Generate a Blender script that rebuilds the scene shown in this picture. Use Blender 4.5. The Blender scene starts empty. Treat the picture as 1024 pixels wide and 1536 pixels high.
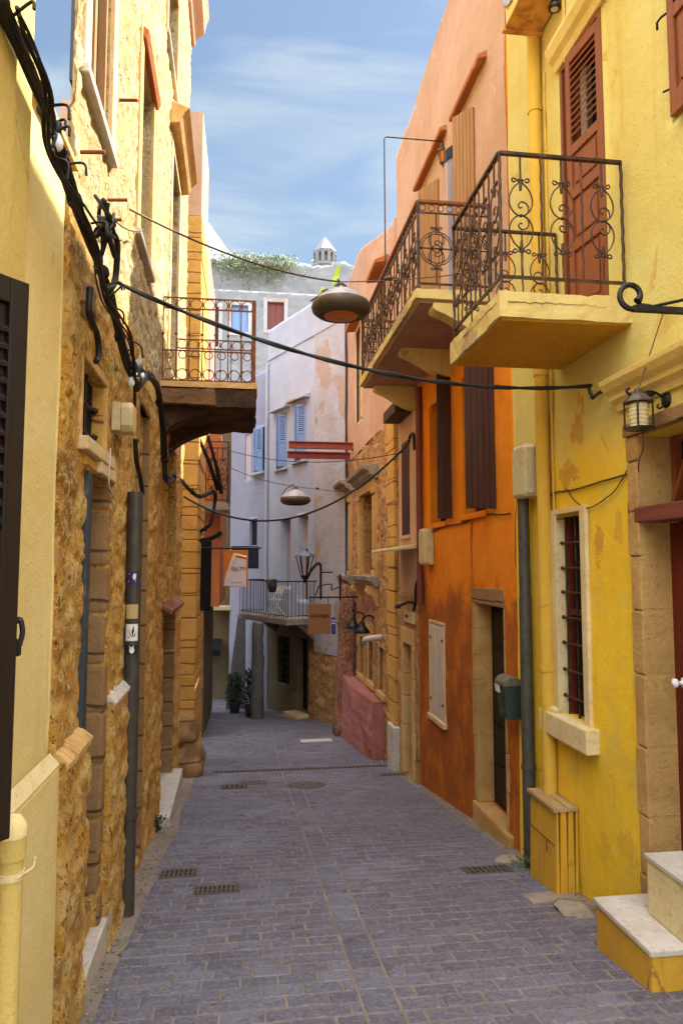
import bpy, bmesh, math, random
from mathutils import Vector, Matrix, noise
random.seed(7)
scn = bpy.context.scene
COL = scn.collection
V = Vector
# ------------------------------------------------------------------ camera
CAMH, FPX = 1.8, 1050.0
PITCH = math.atan(82/1050.0)
YAW = math.asin(142/math.sqrt(142**2+82**2+1050**2))
Fw = V((math.sin(YAW)*math.cos(PITCH), math.cos(YAW)*math.cos(PITCH), math.sin(PITCH)))
Rt = V((math.cos(YAW), -math.sin(YAW), 0))
Up = Rt.cross(Fw)
EYE = V((0, 0, CAMH))
cam = bpy.data.cameras.new('camera'); camo = bpy.data.objects.new('camera', cam); COL.objects.link(camo)
camo.matrix_world = Matrix((( Rt.x, Up.x, -Fw.x, 0), (Rt.y, Up.y, -Fw.y, 0), (Rt.z, Up.z, -Fw.z, CAMH), (0, 0, 0, 1)))
cam.sensor_fit = 'VERTICAL'; cam.sensor_height = 36; cam.lens = 36*FPX/1536
cam.clip_start = 0.05; cam.clip_end = 2000
scn.camera = camo

def ray(px, py):
    return Rt*(px-512) + Up*(768-py) + Fw*FPX
def hit(px, py, o, n):
    d = ray(px, py); t = (o-EYE).dot(n)/d.dot(n)
    return EYE + d*t
def at(px, py, y):
    return hit(px, py, V((0, y, 0)), V((0, 1, 0)))
def gz(y):
    if y <= 14: return -.1365*y
    if y <= 27: return -1.911-.08*(y-14)
    return -2.951
def on_ground(px, py):
    lo, hi = .5, 40.
    for _ in range(60):
        m = (lo+hi)/2
        if at(px, py, m).z > gz(m): lo = m
        else: hi = m
    return at(px, py, lo)

class Frame:
    """a wall plane: u along it, v up (world z), n out of it towards the street"""
    def __init__(s, o, u, n):
        s.o = V(o); s.U = V(u).normalized(); s.N = V(n).normalized()
    def P(s, u, v, n=0):
        p = s.o + s.U*u + s.N*n
        return V((p.x, p.y, v))
    def hit(s, px, py, n=0):
        p = hit(px, py, s.o+s.N*n, s.N)
        return (p-s.o).dot(s.U), p.z
    def rect(s, pxa, pxb, pyt, pyb, ref=None, n=0):
        ref = (pxa+pxb)/2 if ref is None else ref
        ym = (pyt+pyb)/2
        ua, ub = s.hit(pxa, ym, n)[0], s.hit(pxb, ym, n)[0]
        return min(ua, ub), max(ua, ub), s.hit(ref, pyb, n)[1], s.hit(ref, pyt, n)[1]

# ------------------------------------------------------------------ mesh builder
WL = {}
class MB:
    def __init__(s): s.v = []; s.f = []; s.sm = []
    def add(s, vs, fs, smooth=False):
        b = len(s.v); s.v += [V(p) for p in vs]
        for f in fs: s.f.append([i+b for i in f]); s.sm.append(smooth)
        return s
    def hexa(s, c):
        return s.add(c, [(0,3,2,1),(4,5,6,7),(0,1,5,4),(1,2,6,5),(2,3,7,6),(3,0,4,7)])
    def box(s, x0, x1, y0, y1, z0, z1):
        return s.hexa([(x0,y0,z0),(x1,y0,z0),(x1,y1,z0),(x0,y1,z0),(x0,y0,z1),(x1,y0,z1),(x1,y1,z1),(x0,y1,z1)])
    def fbox(s, F, u0, u1, v0, v1, n0, n1):
        return s.hexa([F.P(u0,v0,n0),F.P(u1,v0,n0),F.P(u1,v0,n1),F.P(u0,v0,n1),F.P(u0,v1,n0),F.P(u1,v1,n0),F.P(u1,v1,n1),F.P(u0,v1,n1)])
    def fprism(s, F, prof, u0, u1):
        """profile of (n, v) swept along u"""
        k = len(prof)
        vs = [F.P(u0, v, n) for n, v in prof] + [F.P(u1, v, n) for n, v in prof]
        fs = [tuple(range(k)), tuple(range(2*k-1, k-1, -1))]
        for i in range(k): j = (i+1) % k; fs.append((i, k+i, k+j, j))
        return s.add(vs, fs)
    def bar(s, a, b, w, h=None, up=V((0,0,1))):
        h = w if h is None else h
        a, b = V(a), V(b); d = (b-a).normalized()
        if abs(d.dot(up)) > .98: up = V((1,0,0))
        x = d.cross(up).normalized()*(w/2); y = x.cross(d).normalized()*(h/2)
        return s.hexa([a-x-y, a+x-y, a+x+y, a-x+y, b-x-y, b+x-y, b+x+y, b-x+y])
    def leaf(s, a, b, z0, z1, t):
        """upright board from a to b (xy points)"""
        a, b = V((a[0],a[1],0)), V((b[0],b[1],0)); d = (b-a).normalized(); n = V((-d.y, d.x, 0))*(t/2)
        c = [a-n, b-n, b+n, a+n]
        return s.hexa([V((p.x,p.y,z0)) for p in c]+[V((p.x,p.y,z1)) for p in c])
    def tube(s, pts, r, k=6, caps=True):
        pts = [V(p) for p in pts]; n = len(pts); vs = []; fs = []
        rr = r if isinstance(r, (list, tuple)) else [r]*n
        t0 = (pts[1]-pts[0]).normalized()
        ref = V((0,0,1)) if abs(t0.z) < .9 else V((1,0,0))
        x = t0.cross(ref).normalized()
        for i, p in enumerate(pts):
            t = (pts[min(i+1,n-1)]-pts[max(i-1,0)])
            if t.length < 1e-9: t = t0
            t.normalize(); x = (x - t*x.dot(t))
            x = x.normalized() if x.length > 1e-6 else t.orthogonal().normalized()
            y = t.cross(x)
            for j in range(k):
                a = 2*math.pi*j/k; vs.append(p + (x*math.cos(a)+y*math.sin(a))*rr[i])
        for i in range(n-1):
            for j in range(k):
                q = (j+1) % k; fs.append((i*k+j, i*k+q, (i+1)*k+q, (i+1)*k+j))
        s.add(vs, fs, True)
        if caps:
            s.add(vs[:k], [tuple(range(k-1,-1,-1))]); s.add(vs[-k:], [tuple(range(k))])
        return s
    def lathe(s, prof, c, k=20, ax=V((0,0,1)), smooth=True):
        """profile of (radius, height) round axis ax through c"""
        ax = V(ax).normalized(); x = ax.orthogonal().normalized(); y = ax.cross(x); c = V(c); vs = []; fs = []
        for r, h in prof:
            for j in range(k):
                a = 2*math.pi*(j+.5)/k; vs.append(c + ax*h + (x*math.cos(a)+y*math.sin(a))*max(r, 1e-4))
        for i in range(len(prof)-1):
            for j in range(k):
                q = (j+1) % k; fs.append((i*k+j, i*k+q, (i+1)*k+q, (i+1)*k+j))
        s.add(vs, fs, smooth)
        s.add(vs[:k], [tuple(range(k-1,-1,-1))]); s.add(vs[-k:], [tuple(range(k))])
        return s
    def blob(s, c, r, seed=0, amp=.25, sub=2, sc=1.0):
        bm = bmesh.new(); bmesh.ops.create_icosphere(bm, subdivisions=sub, radius=1)
        r = V(r) if not isinstance(r, (int, float)) else V((r,r,r))
        vs = []
        for v in bm.verts:
            f = 1+amp*noise.noise(v.co*1.6*sc+V((seed*3.1,seed*1.7,0)))
            vs.append(V(c)+V((v.co.x*r.x*f, v.co.y*r.y*f, v.co.z*r.z*f)))
        s.add(vs, [[v.index for v in f.verts] for f in bm.faces], True); bm.free(); return s
    def build(s, name, mat, parent=None, bev=0, attrs=None, recalc=True, seg=2):
        me = bpy.data.meshes.new(name)
        o = bpy.data.objects.new(name, me); COL.objects.link(o)
        if parent is not None:
            off = WL[parent.name]; o.parent = parent
        else:
            xs = [p.x for p in s.v]; ys = [p.y for p in s.v]
            off = V(((min(xs)+max(xs))/2, (min(ys)+max(ys))/2, min(p.z for p in s.v))); o.location = off
        WL[o.name] = V(off)
        me.from_pydata([p-off for p in s.v], [], s.f)
        for p, q in zip(me.polygons, s.sm): p.use_smooth = q
        if attrs:
            for k, vals in attrs.items():
                a = me.attributes.new(k, 'FLOAT', 'POINT')
                a.data.foreach_set('value', vals)
        if bev or recalc:
            bm = bmesh.new(); bm.from_mesh(me)
            if recalc: bmesh.ops.recalc_face_normals(bm, faces=bm.faces)
            if bev:
                es = [e for e in bm.edges if len(e.link_faces) == 2 and e.calc_face_angle(0) > .5 and not (e.link_faces[0].smooth and e.link_faces[1].smooth)]
                if es: bmesh.ops.bevel(bm, geom=es, offset=bev, segments=seg, profile=.6, affect='EDGES', clamp_overlap=True)
            bm.to_mesh(me); bm.free()
        me.materials.append(mat); me.update()
        return o

def tag(o, label=None, cat=None, group=None, kind=None):
    if label: o['label'] = label
    if cat: o['category'] = cat
    if group: o['group'] = group
    if kind: o['kind'] = kind
    return o
def thing(name, loc, label, cat, group=None):
    o = bpy.data.objects.new(name, None); COL.objects.link(o)
    o.location = loc; o.empty_display_size = .2; WL[o.name] = V(loc)
    return tag(o, label, cat, group)

def crom(pts, k=6):
    """Catmull-Rom through points"""
    p = [V(q) for q in pts]; p = [p[0]*2-p[1]] + p + [p[-1]*2-p[-2]]; out = []
    for i in range(1, len(p)-2):
        for j in range(k):
            t = j/k
            out.append(.5*((2*p[i]) + (p[i+1]-p[i-1])*t + (2*p[i-1]-5*p[i]+4*p[i+1]-p[i+2])*t*t + (3*p[i]-p[i-1]-3*p[i+1]+p[i+2])*t**3))
    out.append(p[-2]); return out
def sag(a, b, drop, k=24):
    a, b = V(a), V(b)
    return [a.lerp(b, i/k) - V((0,0,drop*4*(i/k)*(1-i/k))) for i in range(k+1)]
def text_into(mb, s, size, place, depth=.004, align='CENTER'):
    cu = bpy.data.curves.new('lettering', 'FONT'); cu.body = s; cu.size = size; cu.align_x = align; cu.align_y = 'CENTER'; cu.extrude = depth/2; cu.resolution_u = 3; cu.offset = size*.018
    o = bpy.data.objects.new('lettering', cu); COL.objects.link(o)
    me = bpy.data.meshes.new_from_object(o)
    mb.add([place(v.co.x, v.co.y, v.co.z) for v in me.vertices], [list(p.vertices) for p in me.polygons])
    bpy.data.objects.remove(o); bpy.data.curves.remove(cu); bpy.data.meshes.remove(me)

# ------------------------------------------------------------------ walls with real openings
def sstep(a, b, x):
    t = max(0., min(1., (x-a)/(b-a))); return t*t*(3-2*t)
def stone_fn(seed, su=.3, sv=.19, depth=.04, rough=.022):
    def f(u, v):
        q = V((u, v, seed))
        j = noise.noise_vector(q*3.0)*.35
        j = j*.6
        p = V((u/su+j.x+seed*7, v/sv+j.y, seed*3.3))
        d, pts = noise.voronoi(p)
        e = d[1]-d[0]
        m = 1-sstep(.03, .24, e)
        c = pts[0]; tint = (math.sin(c.x*12.9898+c.y*78.233+c.z*37.7)*43758.5453) % 1.0
        big = noise.noise(q*.9)
        h = depth*(1-m)*(.45+.55*tint) + rough*.55*noise.fractal(q*15, .6, 2.1, 4) + .008*big
        pit = noise.noise(q*21+V((9,3,1)))
        if pit > .3: h -= .02*sstep(.3, .55, pit)
        return h, tint, m
    return f
def plaster_fn(seed, amp=.012):
    def f(u, v):
        q = V((u*.8, v*.8, seed))
        return amp*noise.fractal(q, 1, 2, 3) + amp*.25*noise.noise(q*9), 0, 0
    return f
def wall(F, u0, u1, v0, v1, ops, mat, name='wall', parent=None, step=.06, fn=None, back=4.0, top=None, n0=0.0, vs=None, ends=True, rear=None):
    """grid wall on frame F, ops = (u0,u1,v0,v1,depth) real openings with reveals; side, rear and top faces close the house"""
    def lines(a, b, cuts):
        n = max(1, round((b-a)/step)); L = [a+(b-a)*i/n for i in range(n+1)]
        cuts = sorted(set(round(c, 5) for c in cuts if a < c < b))
        L = [x for x in L if all(abs(x-c) > step*.45 for c in cuts) or x in (a, b)]
        return sorted(L+cuts)
    us = lines(u0, u1, [x for o in ops for x in o[:2]]); vv = lines(v0, v1, [x for o in ops for x in o[2:4]])
    mb = MB(); tint = []; mort = []; idx = {}
    def inside(um, vm):
        for o in ops:
            if o[0] < um < o[1] and o[2] < vm < o[3]: return o
        return None
    def edged(u, v):
        m = 9
        for o in ops:
            if o[0]-1e-4 <= u <= o[1]+1e-4 and o[2]-1e-4 <= v <= o[3]+1e-4:
                return True
        return False
    vsp = v0 if vs is None else vs
    def vert(i, j):
        if (i, j) in idx: return idx[(i, j)]
        u, v = us[i], vv[j]
        h, t, m = fn(u, v) if fn else (0, 0, 0)
        if edged(u, v): h *= .15
        v2 = v
        if top and v > vsp: v2 = vsp+(v-vsp)*(top(u)-vsp)/(v1-vsp)
        idx[(i, j)] = len(mb.v); mb.v.append(F.P(u, v2, n0+h)); tint.append(t); mort.append(m)
        return idx[(i, j)]
    def raw(u, v, n, like=None):
        mb.v.append(F.P(u, v, n)); tint.append(.5); mort.append(.3); return len(mb.v)-1
    def face(*f): mb.f.append(list(f)); mb.sm.append(True)
    def flat(*f): mb.f.append(list(f)); mb.sm.append(False)
    nu, nv = len(us)-1, len(vv)-1
    hole = {}
    for i in range(nu):
        for j in range(nv):
            o = inside((us[i]+us[i+1])/2, (vv[j]+vv[j+1])/2)
            if o: hole[(i, j)] = o
            else: face(vert(i,j), vert(i+1,j), vert(i+1,j+1), vert(i,j+1))
    for (i, j), o in hole.items():           # reveals
        for (a, b, di, dj) in (((i,j),(i,j+1),-1,0), ((i+1,j),(i+1,j+1),1,0), ((i,j),(i+1,j),0,-1), ((i,j+1),(i+1,j+1),0,1)):
            nb = (i+di, j+dj)
            if nb in hole or not (0 <= nb[0] < nu and 0 <= nb[1] < nv): continue
            d = -o[4]
            base = mb.v
            pa, pb = vert(*a), vert(*b)
            ca, cb = len(mb.v), len(mb.v)+1
            for q in (pa, pb):
                p = mb.v[q]; off = (p-F.o).dot(F.N)
                mb.v.append(p + F.N*(d-off)); tint.append(tint[q]); mort.append(mort[q])
            flat(pa, pb, cb, ca)
    if back:
        B = -back
        if rear is None: rear = (F.P(u0,0,B), F.P(u1,0,B))
        def rawr(k, v):
            t = k if isinstance(k, float) else 0.
            p = rear[0].lerp(rear[1], t); mb.v.append(V((p.x,p.y,v))); tint.append(.5); mort.append(.3); return len(mb.v)-1
        tp = (lambda u: top(u)) if top else (lambda u: v1)
        if ends:
            for i in (0, nu):
                for j in range(nv):
                    pa, pb = vert(i, j), vert(i, j+1)
                    za, zb = mb.v[pa].z, mb.v[pb].z
                    flat(pa, pb, rawr(i/nu, zb), rawr(i/nu, za))
        for i in range(nu):
            pa, pb = vert(i, nv), vert(i+1, nv)
            flat(pa, pb, rawr((i+1)/nu, tp(us[i+1])), rawr(i/nu, tp(us[i])))
        flat(rawr(0., v0), rawr(1., v0), rawr(1., tp(u1)), rawr(0., tp(u0)))
    o = mb.build(name, mat, parent, attrs={'tint': tint, 'mortar': mort}, recalc=False)
    # make front faces point outwards
    me = o.data
    if me.polygons[0].normal.dot(F.N) < 0: me.flip_normals()
    return o
def frame_boxes(mb, F, r, w, n0, n1, sides='lrtb', wt=None):
    u0, u1, v0, v1 = r[:4]; wt = wt or w
    if 't' in sides: mb.fbox(F, u0-w, u1+w, v1, v1+wt, n0, n1)
    if 'b' in sides: mb.fbox(F, u0-w, u1+w, v0-w, v0, n0, n1)
    if 'l' in sides: mb.fbox(F, u0-w, u0, v0, v1, n0, n1)
    if 'r' in sides: mb.fbox(F, u1, u1+w, v0, v1, n0, n1)
    return mb
# ------------------------------------------------------------------ materials
class NT:
    def __init__(s, name):
        s.m = bpy.data.materials.new(name); s.m.use_nodes = True; s.t = s.m.node_tree
        s.b = s.t.nodes['Principled BSDF']; s.b.inputs['Roughness'].default_value = .85
        s.b.inputs['Specular IOR Level'].default_value = .25
        s.co = s.t.nodes.new('ShaderNodeTexCoord').outputs['Object']
    def link(s, a, b): s.t.links.new(a, b)
    def put(s, sock, v):
        if isinstance(v, bpy.types.NodeSocket): s.link(v, sock)
        elif isinstance(v, (tuple, list)) and len(v) == 3 and sock.type == 'RGBA': sock.default_value = (*v, 1)
        else: sock.default_value = v
    def mp(s, scale, loc=(0,0,0), src=None):
        n = s.t.nodes.new('ShaderNodeMapping'); s.link(src or s.co, n.inputs['Vector'])
        n.inputs['Scale'].default_value = scale; n.inputs['Location'].default_value = loc; return n.outputs[0]
    def noise(s, scale, detail=6, rough=.6, vec=None, dist=0):
        n = s.t.nodes.new('ShaderNodeTexNoise'); s.link(vec or s.co, n.inputs['Vector'])
        n.inputs['Scale'].default_value = scale; n.inputs['Detail'].default_value = detail
        n.inputs['Roughness'].default_value = rough; n.inputs['Distortion'].default_value = dist
        return n.outputs['Fac']
    def voro(s, scale, feat='F1', vec=None, out='Distance', rnd=1):
        n = s.t.nodes.new('ShaderNodeTexVoronoi'); n.feature = feat; s.link(vec or s.co, n.inputs['Vector'])
        n.inputs['Scale'].default_value = scale; n.inputs['Randomness'].default_value = rnd; return n.outputs[out]
    def ramp(s, f, a, b, c0=0., c1=1.):
        n = s.t.nodes.new('ShaderNodeMapRange'); n.interpolation_type = 'SMOOTHSTEP'
        s.link(f, n.inputs['Value'])
        for k, x in zip(('From Min','From Max','To Min','To Max'), (a, b, c0, c1)): n.inputs[k].default_value = x
        return n.outputs[0]
    def mix(s, f, a, b, mode='MIX'):
        n = s.t.nodes.new('ShaderNodeMix'); n.data_type = 'RGBA'; n.blend_type = mode
        s.put(n.inputs[0], f); s.put(n.inputs[6], a); s.put(n.inputs[7], b); return n.outputs[2]
    def math(s, op, a, b=0.):
        n = s.t.nodes.new('ShaderNodeMath'); n.operation = op; s.put(n.inputs[0], a); s.put(n.inputs[1], b); return n.outputs[0]
    def attr(s, name):
        n = s.t.nodes.new('ShaderNodeAttribute'); n.attribute_name = name; return n.outputs['Fac']
    def sepz(s, src=None):
        n = s.t.nodes.new('ShaderNodeSeparateXYZ'); s.link(src or s.co, n.inputs[0]); return n.outputs
    def bump(s, h, strength=.4, dist=.02, prev=None):
        n = s.t.nodes.new('ShaderNodeBump'); n.inputs['Strength'].default_value = strength; n.inputs['Distance'].default_value = dist
        s.link(h, n.inputs['Height'])
        if prev: s.link(prev, n.inputs['Normal'])
        return n.outputs[0]
    def done(s, col, nrm=None, rough=None, metal=None):
        s.put(s.b.inputs['Base Color'], col)
        if nrm: s.link(nrm, s.b.inputs['Normal'])
        if rough is not None: s.put(s.b.inputs['Roughness'], rough)
        if metal is not None: s.put(s.b.inputs['Metallic'], metal)
        return s.m

def plaster(name, c1, c2, stain, patch=None, pthr=.66, streak=.35, bump=.35, loc=(0,0,0), band=None, spots=()):
    n = NT(name)
    base = n.mix(n.ramp(n.noise(1.1, 8, .62, n.mp((1,1,1), loc)), .32, .68), c1, c2)
    if band:     # second paint colour below a height, ragged edge; orange also carries shade
        z0, cb1, cb2, soft = band
        zz = n.math('ADD', n.sepz()[2], n.math('MULTIPLY', n.noise(2.2, 7, .7), soft))
        low = n.mix(n.ramp(n.noise(1.3, 8, .65, n.mp((1,1,1), (4,2,1))), .3, .7), cb1, cb2)
        base = n.mix(n.ramp(zz, z0+soft*.5-.22, z0+soft*.5+.22), low, base)
    st = n.noise(1.0, 7, .65, n.mp((5, 5, .45), loc))
    base = n.mix(n.ramp(st, .52, .78, 0, streak), base, stain)
    bl = n.noise(3.1, 9, .68, n.mp((1,1,.7), (loc[2]+3,loc[0],loc[1])), .4)
    base = n.mix(n.ramp(bl, .46, .7, 0, .5), base, c2)
    base = n.mix(n.ramp(bl, .40, .26, 0, .30), base, n.mix(.5, c1, (.8,.74,.6)))
    ds = n.noise(1.0, 8, .7, n.mp((11, 11, .8), (loc[1]+2,loc[0]+1,0)))
    base = n.mix(n.ramp(ds, .58, .74, 0, streak*.8), base, stain)
    ck = n.voro(.9, 'DISTANCE_TO_EDGE', n.mp((1,1,1.1), loc))
    ckm = n.math('MULTIPLY', n.ramp(n.math('ADD', ck, n.math('MULTIPLY', n.math('SUBTRACT', n.noise(7,6,.7), .5), .10)), .004, .0, 0, 1), n.ramp(n.noise(.8,3,.5,n.mp((1,1,1),(loc[2],3,loc[0]))), .52, .60))
    base = n.mix(n.math('MULTIPLY', ckm, .7), base, stain)
    mot = n.noise(22, 4, .7)
    base = n.mix(n.ramp(mot, .35, .7, 0, .22), base, c2)
    if patch:
        pn = n.noise(.95, 9, .58, n.mp((1,1,1), (loc[0]+7.3, loc[1]+2.2, loc[2]+5)), .35)
        base = n.mix(n.ramp(pn, pthr, pthr+.025, 0, .85), base, n.mix(n.ramp(n.noise(14, 5), .4, .6), patch, stain))
        pk = n.ramp(n.noise(30, 3, .6), .7, .74, 0, .6)
        base = n.mix(pk, base, stain)
    if spots:      # places where the skim coat has peeled off: (x, y, z) centre and radii, ragged outline
        rg = n.math('MULTIPLY', n.math('SUBTRACT', n.noise(7, 9, .76), .5), 3.4); msk = None
        for c, r, k in spots:
            m_ = n.t.nodes.new('ShaderNodeMapping'); m_.vector_type = 'TEXTURE'; n.link(n.co, m_.inputs['Vector']); m_.inputs['Location'].default_value = c; m_.inputs['Scale'].default_value = r
            ln = n.t.nodes.new('ShaderNodeVectorMath'); ln.operation = 'LENGTH'; n.link(m_.outputs[0], ln.inputs[0])
            q = n.ramp(n.math('ADD', ln.outputs['Value'], rg), .80, .74, 0, k); msk = q if msk is None else n.math('MAXIMUM', msk, q)
        base = n.mix(msk, base, n.mix(n.ramp(n.noise(11, 6, .7), .35, .65), patch or stain, stain))
    h = n.math('ADD', n.math('MULTIPLY', n.noise(45, 5, .7), .55), n.math('MULTIPLY', n.noise(6, 7, .68), 1.3))
    return n.done(base, n.bump(h, bump*1.25, .025), .92)

def stone(name, dark, mid, light, mortar, loc=(0,0,0), bump=.8):
    n = NT(name)
    t = n.attr('tint')
    c = n.mix(n.ramp(t, .0, .5), dark, mid); c = n.mix(n.ramp(t, .55, 1.), c, light)
    c = n.mix(n.ramp(n.noise(2.2, 7, .65, n.mp((1,1,1), loc)), .38, .66, 0, .7), c, mid)
    c = n.mix(n.ramp(n.noise(5.5, 8, .72, n.mp((1,1,.8), loc)), .5, .62, 0, .4), c, tuple(x*.6 for x in mid))
    c = n.mix(n.ramp(n.noise(17, 7, .78), .46, .60, 0, .9), c, light)
    c = n.mix(n.ramp(n.noise(34, 6, .75, n.mp((1,1,.75), (3,1,2))), .53, .62, 0, .95), c, tuple(x*.6 for x in dark))
    c = n.mix(n.ramp(n.voro(30, 'F1', n.mp((1,1,.8))), .16, .05, 0, .8), c, dark)
    c = n.mix(n.math('MULTIPLY', n.attr('mortar'), .7), c, n.mix(n.ramp(n.noise(9, 5), .4, .6), mortar, mid))
    h = n.math('ADD', n.math('MULTIPLY', n.noise(70, 6, .75), .8), n.math('MULTIPLY', n.noise(24, 7, .75), 1.8))
    h = n.math('ADD', h, n.ramp(n.voro(30, 'F1', n.mp((1,1,.8))), .0, .25, -.5, 0))
    return n.done(c, n.bump(h, bump*1.2, .03), .95)
def block_stone(name, c1, c2, spots, mortar=None, rows=None, bump=.6, sc=1.0, vert_axis=True):
    """dressed stone; with rows, ashlar joints every `rows` metres of height"""
    n = NT(name)
    c = n.mix(n.ramp(n.noise(2.6*sc, 8, .65), .35, .65), c1, c2)
    c = n.mix(n.ramp(n.noise(26*sc, 5, .7), .5, .72, 0, .65), c, spots)
    h = n.math('ADD', n.noise(60, 6, .75), n.noise(9, 5, .6))
    nr = n.bump(h, bump, .015)
    if rows:
        z = n.math('MULTIPLY', n.math('ADD', n.sepz()[2], n.math('MULTIPLY', n.noise(2, 3), .1)), 1/rows)
        fr = n.math('ABSOLUTE', n.math('SUBTRACT', n.math('FRACT', z), .5))
        j = n.ramp(fr, .455, .485)
        fl = n.math('FLOOR', z); wn = n.t.nodes.new('ShaderNodeTexWhiteNoise'); wn.noise_dimensions = '1D'; n.link(fl, wn.inputs['W'])
        c = n.mix(n.math('MULTIPLY', wn.outputs['Value'], .5), c, c1)
        c = n.mix(n.math('MULTIPLY', j, .8), c, mortar or spots)
        nr = n.bump(n.math('SUBTRACT', 1., j), .6, .02, nr)
    return n.done(c, nr, .92)
def wood(name, c1, c2, rough=.6, plank=None, bump=.3, axis='z', worn=None, wf=.5):
    n = NT(name)
    sc = (14, 14, .9) if axis == 'z' else (14, .9, 14)
    g = n.noise(1.6, 8, .7, n.mp(sc))
    c = n.mix(n.ramp(g, .3, .7), c1, c2)
    if worn: c = n.mix(n.ramp(n.noise(7, 7, .72), .55, .68, 0, wf), c, worn)
    return n.done(c, n.bump(g, bump, .008), rough)
def metal(name, c1, c2, rough=.5, metallic=.6, sc=14, thr=(.45,.65), bump=.15):
    n = NT(name)
    f = n.ramp(n.noise(sc, 6, .7), *thr)
    n.b.inputs['Specular IOR Level'].default_value = .4
    return n.done(n.mix(f, c1, c2), n.bump(n.noise(50, 4), bump, .004), n.ramp(n.noise(11, 4), .3, .7, rough-.1, rough+.18), metallic)
def plain(name, c, rough=.6, metallic=0, var=.12):
    n = NT(name)
    d = tuple(x*(1-var*2) for x in c)
    return n.done(n.mix(n.ramp(n.noise(9, 6, .65), .35, .7), c, d), n.bump(n.noise(40, 4), .08, .004), rough, metallic)

M = {}
_o = V((3.6,4.3,gz(4.3))); _F = Frame((2.6,0,0),(0,1,0),(-1,0,0))
def _sp(px,py,ry,rz,k=.85): return (tuple(_F.P(*_F.hit(px,py))-_o), (.6,ry,rz), k)
YSPOTS = [_sp(852,712,.20,.13),_sp(897,815,.09,.17),_sp(926,800,.07,.16,.5),_sp(925,240,.06,.2,.4),_sp(880,45,.08,.3,.4),_sp(885,250,.05,.28,.35),
          _sp(940,1270,.16,.12,.4),_sp(905,1275,.12,.14,.3),_sp(830,330,.05,.2,.4),_sp(1000,480,.15,.12,.4),_sp(865,1150,.03,.25,.3)]
M['yellow'] = plaster('yellow_plaster', (.60,.52,.18), (.57,.46,.12), (.50,.29,.03), (.56,.30,.05), .67, .6, loc=(1,3,0), band=(3.3, (.87,.58,.024), (.80,.50,.016), .9), spots=YSPOTS)
M['yellow_trim'] = plaster('cream_moulding', (.74,.58,.22), (.66,.48,.14), (.40,.26,.08), streak=.25)
M['balcony_plaster'] = plaster('balcony_plaster', (.62,.50,.20), (.53,.41,.14), (.30,.20,.07), (.42,.36,.24), .56, .6)
M['cream'] = plaster('cream_plaster', (.72,.59,.28), (.66,.52,.20), (.42,.32,.13), (.68,.60,.42), .68, .3, loc=(5,1,2))
M['cream_post'] = plaster('ochre_plaster', (.60,.46,.14), (.52,.38,.11), (.34,.22,.07), streak=.3, loc=(2,1,2))
M['orange'] = plaster('orange_plaster', (.84,.28,.010), (.76,.225,.008), (.50,.14,.015), (.70,.32,.05), .70, .4, loc=(3,1,1), bump=.5,
                      band=(2.6, (.36,.10,.014), (.24,.065,.012), 1.3))  # lower band: darker paint, with the dimmer light below mixed into the colour
M['salmon'] = plaster('salmon_plaster', (.52,.34,.235), (.45,.27,.165), (.54,.42,.36), (.42,.2,.09), .67, .5, loc=(8,1,1))
M['rust_plaster'] = plaster('rust_plaster', (.44,.15,.045), (.36,.115,.04), (.30,.09,.03), (.46,.22,.1), .68, .4, loc=(2,7,1))
M['lavender'] = plaster('lilac_plaster', (.41,.45,.53), (.36,.40,.47), (.42,.38,.42), (.52,.46,.42), .69, .4, loc=(4,4,1))
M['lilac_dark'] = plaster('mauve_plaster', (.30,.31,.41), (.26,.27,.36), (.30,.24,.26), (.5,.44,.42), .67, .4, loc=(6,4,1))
M['worn_white'] = plaster('worn_limewash', (.46,.47,.50), (.38,.37,.38), (.36,.27,.22), (.42,.30,.2), .55, .5, loc=(1,9,1), bump=.7)
M['beige'] = plaster('beige_shaded_plaster', (.16,.12,.065), (.12,.09,.048), (.2,.15,.08), (.3,.22,.13), .62, .4, loc=(1,2,9))  # beige darkened in colour to stand in for deep shade at lane end
M['pink'] = plaster('pink_plaster', (.44,.17,.14), (.36,.13,.11), (.5,.27,.22), (.40,.22,.15), .62, .4, loc=(5,5,5), bump=.9)
M['stone'] = stone('golden_rubble', (.26,.095,.016), (.80,.40,.055), (.92,.67,.26), (.66,.42,.16))
M['stone_sun_tint'] = stone('sun_tinted_rubble', (.30,.20,.08), (.58,.44,.20), (.78,.67,.44), (.66,.46,.2), loc=(1,1,2))  # paler copy of the rubble: sunlight on the top storey put into colour
M['stone_brown'] = stone('brown_rubble', (.2,.085,.03), (.56,.28,.09), (.74,.47,.22), (.42,.25,.12), loc=(3,3,3))
M['stone_pink'] = stone('pink_rubble', (.2,.085,.05), (.47,.19,.1), (.6,.33,.2), (.45,.24,.15), loc=(6,3,3))
M['stone_pale'] = stone('pale_rubble', (.17,.175,.18), (.26,.27,.28), (.36,.37,.38), (.26,.27,.28), loc=(2,8,1), bump=.6)
M['ashlar'] = block_stone('golden_ashlar', (.62,.36,.09), (.50,.27,.06), (.28,.14,.03), (.14,.07,.03), rows=.38, bump=.8)
M['ashlar_dark'] = block_stone('brown_ashlar', (.34,.20,.085), (.25,.14,.06), (.16,.085,.04), (.07,.04,.02), rows=.33, bump=.9)
M['frame_stone'] = block_stone('dressed_limestone', (.62,.40,.16), (.52,.31,.11), (.34,.19,.07), bump=.5)
M['jamb_stone'] = block_stone('worn_jamb_stone', (.55,.34,.12), (.42,.245,.075), (.27,.14,.05), bump=1.0)
M['pink_brown'] = plaster('pink_brown_plaster', (.36,.21,.16), (.30,.17,.13), (.2,.12,.1), streak=.4)  # wall tone darkened so its unlit look sits in the colour
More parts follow.
